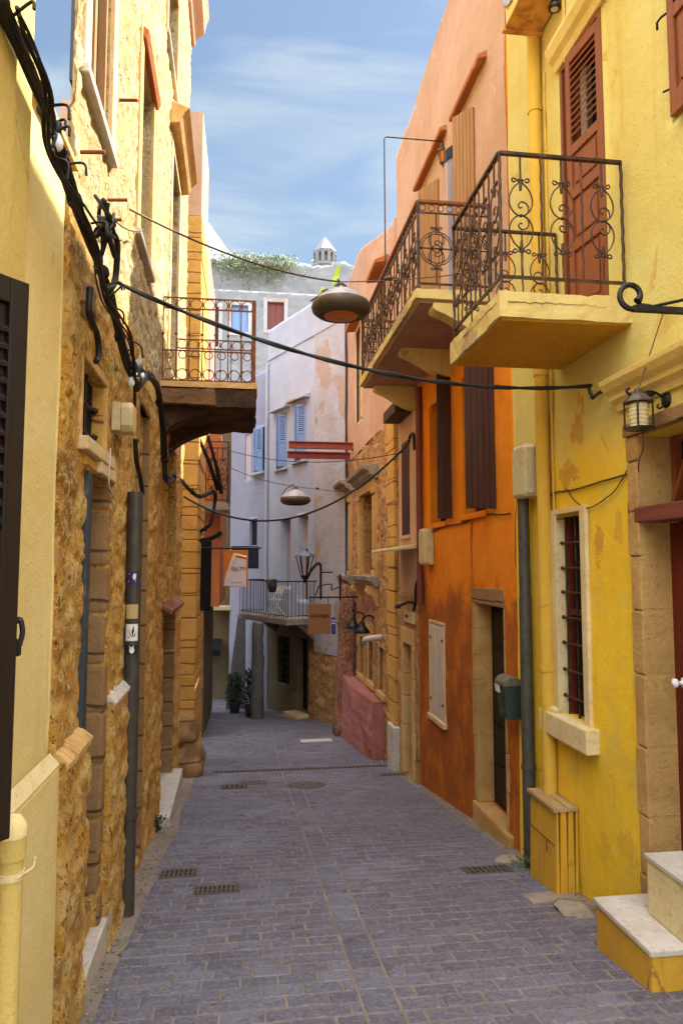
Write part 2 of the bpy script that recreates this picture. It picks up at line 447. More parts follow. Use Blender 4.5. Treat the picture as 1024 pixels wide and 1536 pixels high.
M['frame_pale'] = block_stone('pale_limestone', (.66,.52,.30), (.56,.42,.22), (.40,.28,.13), bump=.5)
M['marble'] = block_stone('worn_marble', (.54,.49,.43), (.44,.39,.33), (.28,.23,.18), bump=.35)
M['white_sill'] = block_stone('limewashed_sill', (.70,.58,.33), (.62,.49,.24), (.40,.29,.13), bump=.45)
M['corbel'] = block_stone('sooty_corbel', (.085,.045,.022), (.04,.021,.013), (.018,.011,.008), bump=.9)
M['slab_under'] = block_stone('slab_soffit', (.42,.27,.19), (.34,.21,.14), (.22,.13,.09), bump=.5)  # separate brown tone for the balcony underside
M['step_yellow'] = plaster('step_paint', (.58,.33,.03), (.46,.24,.03), (.2,.1,.03), (.3,.17,.06), .57, .6, loc=(3,3,8))
M['brown_wood'] = wood('brown_paint', (.23,.068,.022), (.18,.05,.018), .45, worn=(.32,.13,.06), wf=.25)
M['dark_wood'] = wood('dark_planks', (.060,.024,.014), (.038,.016,.010), .65)
M['plank'] = wood('weathered_planks', (.36,.19,.075), (.27,.135,.05), .7)
M['door_red'] = wood('oxblood_door', (.13,.018,.010), (.09,.012,.008), .4)
M['door_dark'] = wood('black_door', (.02,.013,.010), (.012,.009,.008), .5)
M['maroon'] = wood('maroon_beam', (.19,.055,.035), (.13,.038,.03), .5, axis='y')
M['shutter_dark'] = wood('dark_shutter', (.014,.007,.005), (.009,.005,.004), .5)
M['shutter_frame'] = wood('shutter_frame', (.03,.014,.008), (.02,.01,.006), .5)
M['white_wood'] = wood('white_paint', (.62,.55,.46), (.52,.45,.37), .6, worn=(.3,.2,.12), wf=.5)
M['blue_wood'] = wood('blue_paint', (.20,.32,.56), (.16,.26,.48), .5)
M['slate_wood'] = wood('slate_blue_paint', (.045,.06,.075), (.03,.04,.05), .6, worn=(.2,.17,.13))
M['lilac_wood'] = wood('lilac_grey_paint', (.50,.45,.47), (.42,.37,.40), .55)
M['yellow_wood'] = wood('yellow_boards', (.60,.35,.03), (.50,.27,.025), .6, worn=(.24,.13,.045), wf=.65)
M['raw_wood'] = wood('weathered_top', (.42,.29,.12), (.27,.17,.07), .8, axis='y', worn=(.5,.4,.2))
M['iron'] = metal('wrought_iron', (.045,.026,.02), (.12,.055,.03), .45, .55)
M['rust_iron'] = metal('rusty_iron', (.14,.048,.022), (.20,.075,.033), .75, .25)
M['black_iron'] = metal('black_iron', (.016,.015,.016), (.03,.026,.024), .38, .5)
M['grey_pipe'] = metal('grey_pipe', (.085,.085,.07), (.06,.055,.045), .55, .3)
M['dark_pipe'] = metal('dark_pipe', (.06,.055,.045), (.085,.07,.05), .5, .3)
M['yellow_pipe'] = plaster('painted_pipe', (.66,.42,.05), (.58,.35,.05), (.4,.22,.05), streak=.25)
M['rust_pan'] = metal('rusted_tray', (.62,.32,.06), (.34,.12,.03), .7, .1, 9, (.42,.68))
M['lamp_metal'] = metal('lamp_bronze', (.34,.315,.30), (.24,.215,.195), .55, .15, 5)
M['lamp_dark'] = metal('lamp_rim', (.085,.065,.045), (.05,.04,.03), .5, .35, 6)
M['amber'] = plain('amber_glass', (.55,.17,.02), .3)
M['cable'] = plain('black_cable', (.014,.013,.013), .5)
M['cable_brown'] = plain('brown_wire', (.10,.06,.03), .6)
M['box_cream'] = plain('cream_box', (.60,.50,.27), .55)
M['box_beige'] = plain('beige_box', (.56,.52,.32), .55)
M['stained_shaded'] = block_stone('stained_shaded_yellow', (.56,.29,.02), (.46,.22,.015), (.3,.14,.015), bump=.5)  # brown stain, darkened further in colour for the underside's shade
M['shaded_stone'] = block_stone('shade_toned_stone', (.15,.14,.13), (.10,.095,.09), (.05,.045,.04), bump=.9)  # far-end shadow painted into the pillar and buttress stone
M['facing'] = block_stone('facing_stone', (.22,.12,.055), (.15,.08,.04), (.07,.04,.02), bump=.9)
M['tape'] = metal('silver_tape', (.42,.42,.44), (.3,.3,.32), .4, .4)
M['bulb'] = plain('frosted_bulb', (.80,.82,.86), .15)
M['green_box'] = metal('mailbox_green', (.028,.05,.04), (.04,.055,.045), .4, .2)
M['green_lid'] = metal('mailbox_lid', (.15,.14,.095), (.09,.09,.06), .5, .3)
M['glass_dark'] = plain('dark_pane', (.012,.012,.014), .12)
M['dark'] = plain('dark_room', (.010,.008,.007), .9)
M['curtain'] = plain('pale_curtain', (.55,.58,.58), .8)
M['blue_plate'] = plain('blue_enamel', (.05,.07,.28), .35)
M['white_mark'] = plain('white_mark', (.8,.8,.78), .5)
M['plaque'] = plain('cream_plaque', (.66,.52,.26), .6)
M['ink'] = plain('dark_lettering', (.03,.02,.02), .6)
M['orange_sign'] = plain('orange_board', (.58,.17,.015), .5)
M['paper'] = plain('sign_paper', (.62,.52,.52), .7, var=.04)
M['paper_fold'] = plain('folded_paper', (.72,.56,.44), .7, var=.04)
M['wood_sign'] = wood('sign_board', (.27,.125,.05), (.22,.10,.04), .6, axis='y')
M['black_cloth'] = plain('black_cloth', (.008,.008,.009), .85)
M['navy_cloth'] = plain('navy_cloth', (.022,.026,.05), .8)
M['blue_grey'] = plain('blue_grey_metal', (.11,.14,.2), .4, .3)
M['red_steel'] = metal('red_primer', (.28,.055,.035), (.23,.045,.03), .55, .1)
M['ribbon'] = plain('lime_ribbon', (.50,.72,.05), .5)
M['sticker_black'] = plain('sticker_black', (.02,.02,.025), .5)
M['sticker_ochre'] = plain('sticker_ochre', (.55,.40,.16), .6)
M['sticker_navy'] = plain('sticker_navy', (.04,.035,.10), .5)
M['red_plastic'] = plain('oxide_post', (.10,.022,.018), .5)
M['terracotta'] = plain('terracotta', (.30,.12,.06), .8)
M['concrete'] = block_stone('cement', (.34,.29,.22), (.25,.21,.165), (.14,.115,.09), bump=.7)
M['grate'] = metal('cast_iron', (.10,.085,.075), (.15,.11,.085), .65, .4)
def leafmat(name, c1, c2):
    n = NT(name); n.b.inputs['Specular IOR Level'].default_value = .3
    oi = n.t.nodes.new('ShaderNodeNewGeometry')
    return n.done(n.mix(oi.outputs['Random Per Island'], c1, c2), None, .6)
M['leaf'] = leafmat('leaf_green', (.03,.075,.02), (.08,.12,.03))
M['leaf_dark'] = leafmat('leaf_dark', (.012,.025,.010), (.03,.045,.016))
M['leaf_pale'] = leafmat('hill_shrub', (.07,.11,.03), (.17,.21,.08))

def paver_mat():
    n = NT('street_pavers')
    t = n.attr('tint')
    c = n.mix(n.ramp(t, 0, .5), (.112,.108,.138), (.140,.136,.172)); c = n.mix(n.ramp(t, .5, 1.), c, (.168,.166,.206))
    c = n.mix(n.ramp(n.noise(.9, 7, .65), .36, .66, 0, .6), c, (.092,.074,.092))
    c = n.mix(n.ramp(n.noise(30, 7, .78), .47, .66, 0, .7), c, (.25,.245,.28))
    c = n.mix(n.ramp(n.noise(48, 6, .75), .52, .66, 0, .8), c, (.04,.034,.038))
    c = n.mix(n.ramp(n.noise(4, 8, .72), .56, .66, 0, .5), c, (.06,.05,.055))
    h = n.math('ADD', n.noise(90, 6, .75), n.math('MULTIPLY', n.noise(24, 5, .7), 1.5))
    return n.done(c, n.bump(h, .55, .008), n.ramp(n.noise(6, 5), .3, .7, .62, .9))
M['paver'] = paver_mat()
def joint_mat():
    n = NT('paving_joints')
    c = n.mix(n.ramp(n.noise(3, 7, .65), .35, .65), (.27,.22,.175), (.19,.155,.125))
    c = n.mix(n.ramp(n.noise(45, 5, .7), .5, .68, 0, .7), c, (.12,.095,.075))
    return n.done(c, n.bump(n.noise(70, 6, .75), .7, .012), .95)
M['joint'] = joint_mat()
M['roof_grey'] = block_stone('roof_tiles', (.24,.24,.26), (.19,.19,.2), (.14,.14,.14))
# ------------------------------------------------------------------ ground
XL, XR = -.915, 2.6
FR = Frame((XR,0,0), (0,1,0), (-1,0,0))
FL = Frame((XL,0,0), (0,1,0), (1,0,0))
FS = Frame((-.90,3.53,0), (-.016,1,0), (1,.016,0))          # rubble house on the left
g = MB()
ys = [-40,-6]+[i*.5-5.5 for i in range(66)]+[28,60,400]
for y in ys:
    for x in (-300,-8,-2,3.5,9,300): g.v.append(V((x,y,gz(max(y,-6))-.0045)))
for i in range(len(ys)-1):
    for j in range(5):
        a = i*6+j; g.f.append([a,a+1,a+7,a+6]); g.sm.append(False)
tag(g.build('ground', M['joint']), kind='structure')

def street():
    mb = MB(); tint = []
    rnd = random.Random(3)
    def brick(x0, x1, y0, y1, t):
        j = .0025; e = .006; top = rnd.uniform(-.0012, .0018); tx, ty = rnd.uniform(-.0016,.0016), rnd.uniform(-.0012,.0012)
        q = [(x0+rnd.uniform(-j,j), y0+rnd.uniform(-j,j)), (x1+rnd.uniform(-j,j), y0+rnd.uniform(-j,j)), (x1+rnd.uniform(-j,j), y1+rnd.uniform(-j,j)), (x0+rnd.uniform(-j,j), y1+rnd.uniform(-j,j))]
        cx, cy = (x0+x1)/2, (y0+y1)/2
        def zz(x, y): return gz(y)+top+tx*(x-cx)/.1+ty*(y-cy)/.06
        lo = [V((x, y, gz(y)-.02)) for x, y in q]
        md = [V((x, y, zz(x,y)-.005)) for x, y in q]
        hi = [V((x+(e if x < cx else -e), y+(e if y < cy else -e), zz(x,y))) for x, y in q]
        b = len(mb.v); mb.v += lo+md+hi; tint.extend([t]*12)
        for k in range(4):
            m = (k+1) % 4
            mb.f.append([b+k,b+m,b+4+m,b+4+k]); mb.sm.append(False)
            mb.f.append([b+4+k,b+4+m,b+8+m,b+8+k]); mb.sm.append(False)
        mb.f.append([b+8,b+9,b+10,b+11]); mb.sm.append(False)
    y = 1.6; row = 0; gap = .0115
    while y < 25.5:
        dy = .136 if y < 14 else .2
        # edges of the paved band: cement strip along both walls, ragged
        eL = -.76+.05*noise.noise(V((0,y*.8,1)))-.012*max(0,y-8); eR = XR-.12+.05*noise.noise(V((5,y*.8,1)))
        if y > 12: eL = -1.6
        if y > 19.5: eL = -2.4; eR = 1.9-(y-19.5)*.44
        if y > 14: eR = min(eR, 2.45)
        wob = .004*noise.noise(V((y*1.2,0,4)))
        for (a, b, bond) in ((eL, .635, True), (.64, .832, False), (.837, eR, True)):
            if bond:
                x = a-(rnd.random()*.05) - (.112 if row % 2 else 0) if a == eL else a-(.112 if row % 2 else 0)
                while x < b-.03:
                    L = .224*rnd.uniform(.95,1.05)
                    x0, x1 = max(x, a), min(x+L, b)
                    if b-x1 < .05: x1 = b
                    if x1-x0 > .045: brick(x0+gap/2*rnd.uniform(.5,1.7), x1-gap/2*rnd.uniform(.5,1.7), y+gap/2*rnd.uniform(.6,1.2)+wob, y+dy-gap/2*rnd.uniform(.6,1.2)+wob, rnd.random())
                    x = x+L if x1 < b else b
            else:
                if row % 2 == 0: brick(a+gap/2, b-gap/2, y+gap/2, y+2*dy-gap/2, rnd.random())
        y += dy; row += 1
    o = mb.build('street_paving', M['paver'], attrs={'tint': tint}, recalc=False)
    tag(o, kind='structure')
street()

# drain covers and other iron in the paving
def grate(x0, x1, y0, y1, label, kind='bars', n=9, cat='drain cover', name='drain_cover', mat='grate'):
    mb = MB(); h = .004
    def q(a, b, c, d, z0, z1):
        mb.hexa([V((a,c,gz(c)+z0)),V((b,c,gz(c)+z0)),V((b,d,gz(d)+z0)),V((a,d,gz(d)+z0)),V((a,c,gz(c)+z1)),V((b,c,gz(c)+z1)),V((b,d,gz(d)+z1)),V((a,d,gz(d)+z1))])
    f = .018
    q(x0,x1,y0,y0+f,-.02,h+.004); q(x0,x1,y1-f,y1,-.02,h+.004); q(x0,x0+f,y0+f,y1-f,-.02,h+.004); q(x1-f,x1,y0+f,y1-f,-.02,h+.004)
    if kind == 'bars':
        for i in range(n):
            t = x0+f+(x1-x0-2*f)*(i+.5)/n; w = (x1-x0)/n*.28
            q(t-w,t+w,y0+f,y1-f,-.015,h+.003)
        m = (y0+y1)/2; q(x0+f,x1-f,m-.008,m+.008,-.016,h+.001)
    else:
        q(x0+f,x1-f,y0+f,y1-f,-.02,h)
    o = mb.build(name, M[mat], recalc=True)
    bk = MB(); 
    bk.hexa([V((a,c,gz(c)+z)) for z in (-.02,.0032) for a,c in ((x0+f,y0+f),(x1-f,y0+f),(x1-f,y1-f),(x0+f,y1-f))])
    if kind == 'bars': bk.build('sump', M['dark'], o)
    return tag(o, label, cat)
def gpx(pxa, pxb, pya, pyb):
    a, b = on_ground(pxa, pyb), on_ground(pxb, pyb); c = on_ground((pxa+pxb)/2, pya)
    return a.x, b.x, a.y, c.y
grate(*gpx(289,360,1329,1343), 'rusty slotted drain cover in the pavers, nearest the left wall of the lane', n=9)
grate(*gpx(238,294,1305,1318), 'dusty brown drain cover half buried in grit beside the rubble wall', n=7)
grate(*gpx(700,776,1299,1312), 'slotted drain cover set in the pavers beside the orange house door', n=8)
grate(*gpx(331,372,1177,1184), 'small dark slotted drain cover left of the round manhole', n=5)
grate(*gpx(358,401,1172,1178), 'flat brown access cover just behind the small dark drain cover', kind='plate')
grate(*gpx(572,610,1160,1164), 'faint drain cover beside the white marble step of the salmon house', n=5)
grate(*gpx(800,886,1338,1357), 'square speckled cement cover in front of the yellow cabinet', kind='plate', cat='access cover', name='access_cover', mat='concrete')
def channel():
    a, b = on_ground(320,1158), on_ground(586,1151); y0 = (a.y+b.y)/2; w = .16; mb = MB(); d = MB()
    z = gz(y0)
    x0, x1 = a.x, b.x; n = 44
    for s in (0, w-.02): mb.hexa([V((x,y0+s+e,gz(y0+s+e)+z_)) for z_ in (-.02,.008) for x,e in ((x0,0),(x1,0),(x1,.02),(x0,.02))])
    for i in range(n):
        t = x0+(x1-x0)*(i+.5)/n; h = (x1-x0)/n*.25
        mb.hexa([V((x,y,gz(y)+z_)) for z_ in (-.02,.0075) for x,y in ((t-h,y0+.02),(t+h,y0+.02),(t+h,y0+w-.02),(t-h,y0+w-.02))])
    d.hexa([V((x,y,gz(y)+z_)) for z_ in (-.02,.0035) for x,y in ((x0,y0+.02),(x1,y0+.02),(x1,y0+w-.02),(x0,y0+w-.02))])
    o = mb.build('channel_drain', M['grate']); d.build('gutter', M['dark'], o)
    tag(o, 'long slotted channel drain crossing the whole lane', 'drain')
channel()
c = on_ground(459,1178); mb = MB()
mb.lathe([(.29,-.02),(.29,.011),(.25,.012),(.245,.007),(.2,.007),(.195,.011),(.08,.011),(.075,.007),(.001,.007)], (c.x,c.y,gz(c.y)), 28, (0,.1365,1))
tag(mb.build('manhole_cover', M['grate']), 'round iron manhole cover in the middle of the lane beyond the pavers strip', 'manhole cover')
a = gpx(452,500,1109,1114); mb = MB()
mb.hexa([V((x,y,gz(y)+z)) for z in (-.02,.012) for x,y in ((a[0],a[2]),(a[1],a[2]),(a[1],a[3]),(a[0],a[3]))])
tag(mb.build('stone_strip', M['marble']), 'pale stone strip laid in the far paving before the pink planter', 'paving slab')
# loose flat stones by the yellow house
c = on_ground(770,1290); mb = MB().blob((c.x,c.y,gz(c.y)), (.2,.11,.016), 3, .5, 3)
tag(mb.build('flat_stone', M['concrete']), 'flat tan stone lying on the pavers beside the grey drainpipe foot', 'stone')
c = on_ground(868,1375); mb = MB().blob((c.x+.02,c.y+.1,gz(c.y)-.005), (.12,.18,.013), 5, .4, 3)
tag(mb.build('cement_patch', M['concrete']), 'pale cement patch in the pavers beside the marble step', 'cement patch')
# grit and tiny litter along the walls
mb = MB(); r = random.Random(12)
for i in range(620):
    side = r.random(); y = 2.8+11*r.random()**1.4
    x = (XL+.02+abs(r.gauss(0,.1))) if side < .62 else (XR-.02-abs(r.gauss(0,.07)))
    s = r.uniform(.003,.011)
    mb.blob((x,y,gz(y)+.002), (s*1.3,s,s*.7), i, .5, 1)
tag(mb.build('grit', M['concrete']), 'fine grit and pebbles gathered along the foot of the walls', 'grit', kind='stuff')
def weed(x, y, z, n, h, label, mat='leaf', spread=.08, seed=1, cat='weed', name='weed'):
    r = random.Random(seed); mb = MB(); mb.v.append(V((x,y,z)))
    for i in range(n):
        a = r.random()*6.28; d = abs(r.gauss(0, spread)); p = V((x+d*math.cos(a), y+d*math.sin(a), z+r.random()*h))
        s = r.uniform(.014,.03); dv = V((r.gauss(0,1), r.gauss(0,1), r.gauss(.3,.6))).normalized(); sv = dv.orthogonal().normalized()
        mb.add([p, p+dv*s+sv*s*.35, p+dv*s*2, p+dv*s-sv*s*.35, p+sv*.002], [(0,1,2,3)]); k_ = len(mb.v); mb.f.append([0,k_-5,k_-1]); mb.sm.append(False)
    return tag(mb.build(name, M[mat], recalc=False), label, cat)
c = on_ground(795,1302); weed(c.x, c.y, gz(c.y), 130, .09, 'small green weed at the foot of the grey drainpipe', seed=4)
c = on_ground(570,1138); weed(c.x, c.y-.05, gz(c.y), 500, .22, 'dark green weed tuft at the near corner of the pink planter wall', 'leaf_dark', .12, 5)
c = on_ground(586,1148); weed(c.x, c.y, gz(c.y), 160, .16, 'thin dark weed before the white marble step', 'leaf_dark', .05, 6)
c = on_ground(236,1248); weed(c.x-.03, c.y, gz(c.y), 260, .16, 'dark weed growing from the rubble wall foot beside the marble doorstep', 'leaf_dark', .06, 7)

# shared bits
def louvre_leaf(F, u0, u1, v0, v1, n0, t=.035, fr=.06, slats=12, split=None):
    """panelled leaf lying along a wall frame: returns (stiles, slats) builders"""
    st, sl = MB(), MB()
    st.fbox(F,u0,u0+fr,v0,v1,n0,n0+t); st.fbox(F,u1-fr,u1,v0,v1,n0,n0+t)
    return st, sl
def junction_box(F, r, n, label, mat='box_cream', drop=None):
    u0,u1,v0,v1 = r; mb = MB()
    mb.fbox(F,u0,u1,v0,v1,.0,n*.45); o = mb.build('junction_box', M[mat], bev=.012)
    lid = MB(); e = .02; c = .035
    P = F.P; k = [(u0-.004,v0+c),(u0+c,v0-.004),(u1-c,v0-.004),(u1+.004,v0+c),(u1+.004,v1-c),(u1-c,v1+.004),(u0+c,v1+.004),(u0-.004,v1-c)]
    vs = [P(a,b,n*.452) for a,b in k]+[P(a,b,n*.9) for a,b in k]+[P((u0+u1)/2+(a-(u0+u1)/2)*.8,(v0+v1)/2+(b-(v0+v1)/2)*.88,n) for a,b in k]
    fs = [tuple(range(7,-1,-1)), tuple(range(16,24))]
    for i in range(8):
        j=(i+1)%8; fs += [(i,j,8+j,8+i),(8+i,8+j,16+j,16+i)]
    lid.add(vs,fs); lid.build('lid', M[mat], o, bev=.006)
    return tag(o, label, 'junction box')

mb = MB(); r = random.Random(31)
for i in range(230):
    left = r.random() < .7; y = 3.2+9*r.random()**1.5; x = XL+.03+abs(r.gauss(0,.16)) if left else XR-.03-abs(r.gauss(0,.12))
    s_ = r.uniform(.006,.018); a = r.random()*6.28; d1 = V((math.cos(a),math.sin(a),r.uniform(-.1,.3)))*s_; d2_ = V((-math.sin(a),math.cos(a),r.uniform(-.1,.3)))*s_*.5; c_ = V((x,y,gz(y)+.006))
    mb.add([c_-d1,c_-d2_,c_+d1,c_+d2_+V((0,0,.004))],[(0,1,2,3)])
tag(mb.build('leaf_litter', plain('dry_leaf',(.10,.055,.025),.8), recalc=False), 'brown dry leaf crumbs and dirt scattered along the wall feet', 'litter', kind='stuff')
# ------------------------------------------------------------------ right: yellow house
H = thing('yellow_house', (3.6,4.3,gz(4.3)), 'bright yellow plastered house on the right with marble steps, barred window and scroll balcony', 'house')
Y0, Y1, YT = .4, 6.56, CAMH+6.6
win = FR.rect(840,878,772,1078,862)
door_u1 = FR.hit(965,900)[0]; door = (3.25, door_u1, -.42, FR.hit(965,652)[1])
bdoor = FR.rect(843,907,34,436,885); bdoor = (bdoor[0], bdoor[1], CAMH+1.74*2.6/2.4-.02, bdoor[3])
shw = (3.05, 3.85, CAMH+2.75, CAMH+4.2)
wall(FR, Y0, Y1, -1.7, YT, [(*win,.1),(*door,.26),(*bdoor,.2),(*shw,.2)], M['yellow'], 'wall', H, .06, plaster_fn(2,.016))
# barred window
w = MB().fbox(FR, win[0]-.02, win[1]+.02, win[2]-.02, win[3]+.02, -.16, -.102).build('window', M['dark'], H)
f = MB(); fr_ = [win[0],win[1],win[2],win[3]]
f.fbox(FR,win[1],win[1]+.19,win[2]-.02,win[3]+.02,.0,.035); f.fbox(FR,win[0]-.085,win[0],win[2]-.02,win[3]+.06,.0,.035); f.fbox(FR,win[0],win[1]+.19,win[3]+.02,win[3]+.062,-.02,.033)
f.fbox(FR,win[1]-.008,win[1]-.0005,win[2],win[3],-.1,.034); f.build('frame', M['white_sill'], w, bev=.004)
s = MB(); su = FR.hit(826,1066,.1)[0], FR.hit(897,1110,.1)[0]
s.fbox(FR, win[0]-.17, win[1]+.24, win[2]-.185, win[2]-.0, -.09, .11); s.build('sill', M['white_sill'], w, bev=.014)
b = MB(); nb = 3
for i in range(nb):
    u = win[0]+.05+(win[1]-win[0]-.1)*i/(nb-1); b.tube([FR.P(u,win[2]-.02,-.04),FR.P(u,win[3]+.01,-.04)], .0095, 8)
for py in (813,852,889,928,967,1008,1048):
    v = FR.hit(858,py)[1]
    b.tube([FR.P(win[0]-.01,v,-.024),FR.P(win[1]+.01,v+.0,-.024)], .009, 8); b.blob(FR.P(win[1]-.012,v,-.02), .018, 3, .2, 1)
b.build('window_bars', M['iron'], w)
m = MB(); 
m.fbox(FR,win[0]+.01,win[0]+.05,win[2],win[3],-.101,-.07); m.fbox(FR,win[1]-.05,win[1]-.01,win[2],win[3],-.101,-.07); m.fbox(FR,win[0]+.05,win[1]-.05,(win[2]+win[3])/2,(win[2]+win[3])/2+.05,-.101,-.07)
m.build('casement', M['door_red'], w)
# wrapped cloth roll on the sill
c = FR.P(win[1]+.07, win[2]+.01, .05)
tag(MB().tube(crom([c+V((.02,.12,.0)),c+V((-.005,.05,.01)),c+V((.0,-.02,.005)),c+V((.015,-.09,.0))],4), [.022]*2+[.03]*8+[.026]*3, 10).build('cloth_roll', M['white_sill']), 'rolled white rag lying on the sill of the barred window', 'rag')
# street door
dz0, dz1 = door[2], door[3]; tz = FR.hit(965,770)[1]
d = MB(); d.fbox(FR, door[0], door[1], dz0, tz-.06, -.29, -.2)
do = d.build('door', M['door_red'], H, bev=.004)
p = MB()
for (a,bv) in ((.08,.62),(.72,1.15),(1.25,1.75)):
    for (ua,ub) in ((door[1]-.45,door[1]-.08),(door[0]+.08,door[1]-.55)):
        p.fbox(FR,ua,ub,dz0+a,dz0+bv,-.198,-.182)
p.build('door_panel', M['door_red'], do, bev=.008)
h = MB(); c = FR.P(door[1]-.14, FR.hit(1015,1020,-.2)[1], -.18); h.lathe([(.035,0),(.035,.012),(.012,.02),(.012,.05),(.028,.06),(.03,.08),(.001,.09)], c, 14, FR.N); h.build('handle', M['white_mark'], do)
tb = MB(); tb.fbox(FR, door[0]-.05, door[1]+.04, tz-.06, tz+.045, -.16, .03); tb.build('transom', M['maroon'], H, bev=.01)
tw = MB(); tw.fbox(FR,door[0],door[1],tz+.045,dz1,-.32,-.27); fl = tw.build('fanlight', M['glass_dark'], H)
fb = MB(); fb.fbox(FR,door[0],door[1],dz1-.04,dz1-.002,-.266,-.222)
for u in (door[1]-.04,door[1]-.33,door[0]+.2): fb.fbox(FR,u-.025,u+.02,tz+.045,dz1,-.268,-.22)
fb.bar(FR.P(door[1]-.07,tz+.05,-.2),FR.P(door[1]-.22,tz+.33,-.2),.05,.03); fb.build('frame', M['brown_wood'], fl)
j = MB(); j.fbox(FR,door[1]-.002,door[1]+.112,dz0-.1,FR.hit(965,652)[1],-.233,.008); r = random.Random(4); v = dz0-.12; hs = [.34,.38,.44,.47,.42,.36,.3]; i = 0
jtop = FR.hit(965,652)[1]+.01
while v < jtop-.02:
    hh = hs[i % len(hs)]; v2 = min(v+hh, jtop); wv = .0 if i % 2 else .012
    j.fbox(FR, door[1]-.004, door[1]+.115+wv, v+.004, v2-.004, -.235, .022+r.uniform(-.004,.006)); v = v2; i += 1
j.build('jamb', M['jamb_stone'], H, bev=.012)
l = MB(); l.fbox(FR, door[0]-.15, door[1]+.13, jtop, jtop+.09, -.235, .045); l.build('lintel', M['ashlar_dark'], H, bev=.012)
# door cornice
cv = FR.hit(925,585,.1)[1]; prof = [(0,cv-.12),(.03,cv-.12),(.045,cv-.075),(.085,cv-.05),(.09,cv-.02),(.13,cv+.01),(.16,cv+.05),(.165,cv+.085),(0,cv+.1)]
MB().fprism(FR, prof, 2.6, FR.hit(913,580,.08)[0]).build('cornice', M['yellow_trim'], H, bev=.004)
cv = FR.hit(838,68,.08)[1]; prof = [(0,cv-.1),(.03,cv-.1),(.05,cv-.04),(.09,cv-.01),(.12,cv+.06),(.12,cv+.09),(0,cv+.1)]
MB().fprism(FR, prof, bdoor[0]-.35, FR.hit(822,72,.08)[0]).build('cornice', M['yellow_trim'], H, bev=.004)
# balcony door with louvred leaf
bd = MB().fbox(FR,bdoor[0],bdoor[1],bdoor[2],bdoor[3],-.25,-.205).build('balcony_door', M['dark'], H)
f = MB(); frame_boxes(f, FR, (bdoor[0]+.04,bdoor[1]-.04,bdoor[2],bdoor[3]-.04), .04, -.2, .012, 'lrt'); f.build('frame', M['brown_wood'], bd)
wf = MB(); wf.fbox(FR,bdoor[1]-.15,bdoor[1]-.045,bdoor[2],bdoor[3]-.05,-.2,-.15); wf.build('casement', M['lilac_wood'], bd)
def panel_leaf(parent, P0, P1, z0, z1, t, slat_span, mid, name='shutter', mat='brown_wood', n=11, facing=-1):
    """louvred leaf from point P0 to P1 (xy), with slats between slat_span and sunk panels"""
    P0, P1 = V((P0[0],P0[1],0)), V((P1[0],P1[1],0)); U = (P1-P0).normalized(); N = V((-U.y,U.x,0))*facing
    F = Frame(P0, U, N); L = (P1-P0).length; s = .062
    mb = MB(); mb.fbox(F,0,s,z0,z1,-t/2,t/2); mb.fbox(F,L-s,L,z0,z1,-t/2,t/2)
    rails = [z0, *mid, z1-s*1.3]; hs = [.14]+[.08]*len(mid)+[s*1.3]
    for z, h in zip(rails, hs): mb.fbox(F,s,L-s,z,z+h,-t/2,t/2)
    o = mb.build(name, M[mat], parent, bev=.004)
    lv = MB(); a, b = slat_span
    for i in range(n):
        z = a+(b-a)*(i+.5)/n; q = (b-a)/n*.42
        lv.hexa([F.P(s,z-q,t*.45),F.P(L-s,z-q,t*.45),F.P(L-s,z-q+.012,t*.5),F.P(s,z-q+.012,t*.5),F.P(s,z+q*.7,-t*.4),F.P(L-s,z+q*.7,-t*.4),F.P(L-s,z+q*.7+.01,-t*.35),F.P(s,z+q*.7+.01,-t*.35)])
    if n: lv.build('slats', M[mat], o)
    pn = MB(); zz = sorted([z0+.14]+[m+.08 for m in mid]); ends = sorted(list(mid)+[z1-s*1.3])
    for za, zb in zip(zz, ends):
        if zb-za < .05 or (n and za < (a+b)/2 < zb): continue
        pn.fbox(F,s,L-s,za,zb,-t*.2,t*.12); pn.fbox(F,s+.035,L-s-.035,za+.035,zb-.035,t*.12,t*.35)
    if pn.v: pn.build('panel', M[mat], o, bev=.006)
    return o
bz0, bz1 = bdoor[2]+.02, bdoor[3]-.05; hh = bz1-bz0
panel_leaf(H, (XR+.02,bdoor[0]+.03), (XR-.035,bdoor[1]-.19), bz0, bz1, .045, (bz0+hh*.685,bz1-.08), (bz0+hh*.27,bz0+hh*.46,bz0+hh*.62), n=11, facing=1)
# upper right window with shutter
w = MB().fbox(FR,shw[0],shw[1],shw[2],shw[3],-.25,-.205).build('window', M['glass_dark'], H)
s0 = FR.hit(1006,90,.05)[0]; zb = FR.hit(1008,178,.05)[1]
panel_leaf(H, (XR-.04,s0-.62), (XR-.05,s0), zb, zb+1.5, .045, (zb+.7,zb+1.4), (zb+.6,), n=12, facing=1)
hk = MB(); c = FR.P(s0+.01, FR.hit(998,38)[1], .05); hk.tube([c,c+V((-.02,.05,0)),c+V((-.04,.06,-.03)),c+V((-.02,.09,-.05))],.008,6); c2 = c+V((0,0,-.5)); hk.tube([c2,c2+V((-.03,.04,0))],.007,6)
hk.build('shutter_catch', M['black_iron'], H)
# downspout of the yellow house
u = FR.hit(813,700,.07)[0]; dp = MB(); dp.tube([FR.P(u,CAMH+6.3,.065),FR.P(u,FR.hit(812,1190,.065)[1]-.35,.065)], .058, 14)
for py in (150,1000,560): dp.lathe([(.066,-.02),(.066,.02)], FR.P(u,FR.hit(812,py,.065)[1],.065), 14)
dp.build('downspout', M['yellow_pipe'], H)
cnd = MB(); u2 = FR.hit(829,700,.02)[0]; cnd.tube([FR.P(u2,CAMH+4.4,.018),FR.P(u2+.01,CAMH+2,.018),FR.P(u2,CAMH-.5,.018)], .012, 6)
cnd.build('conduit', M['yellow_pipe'], H)
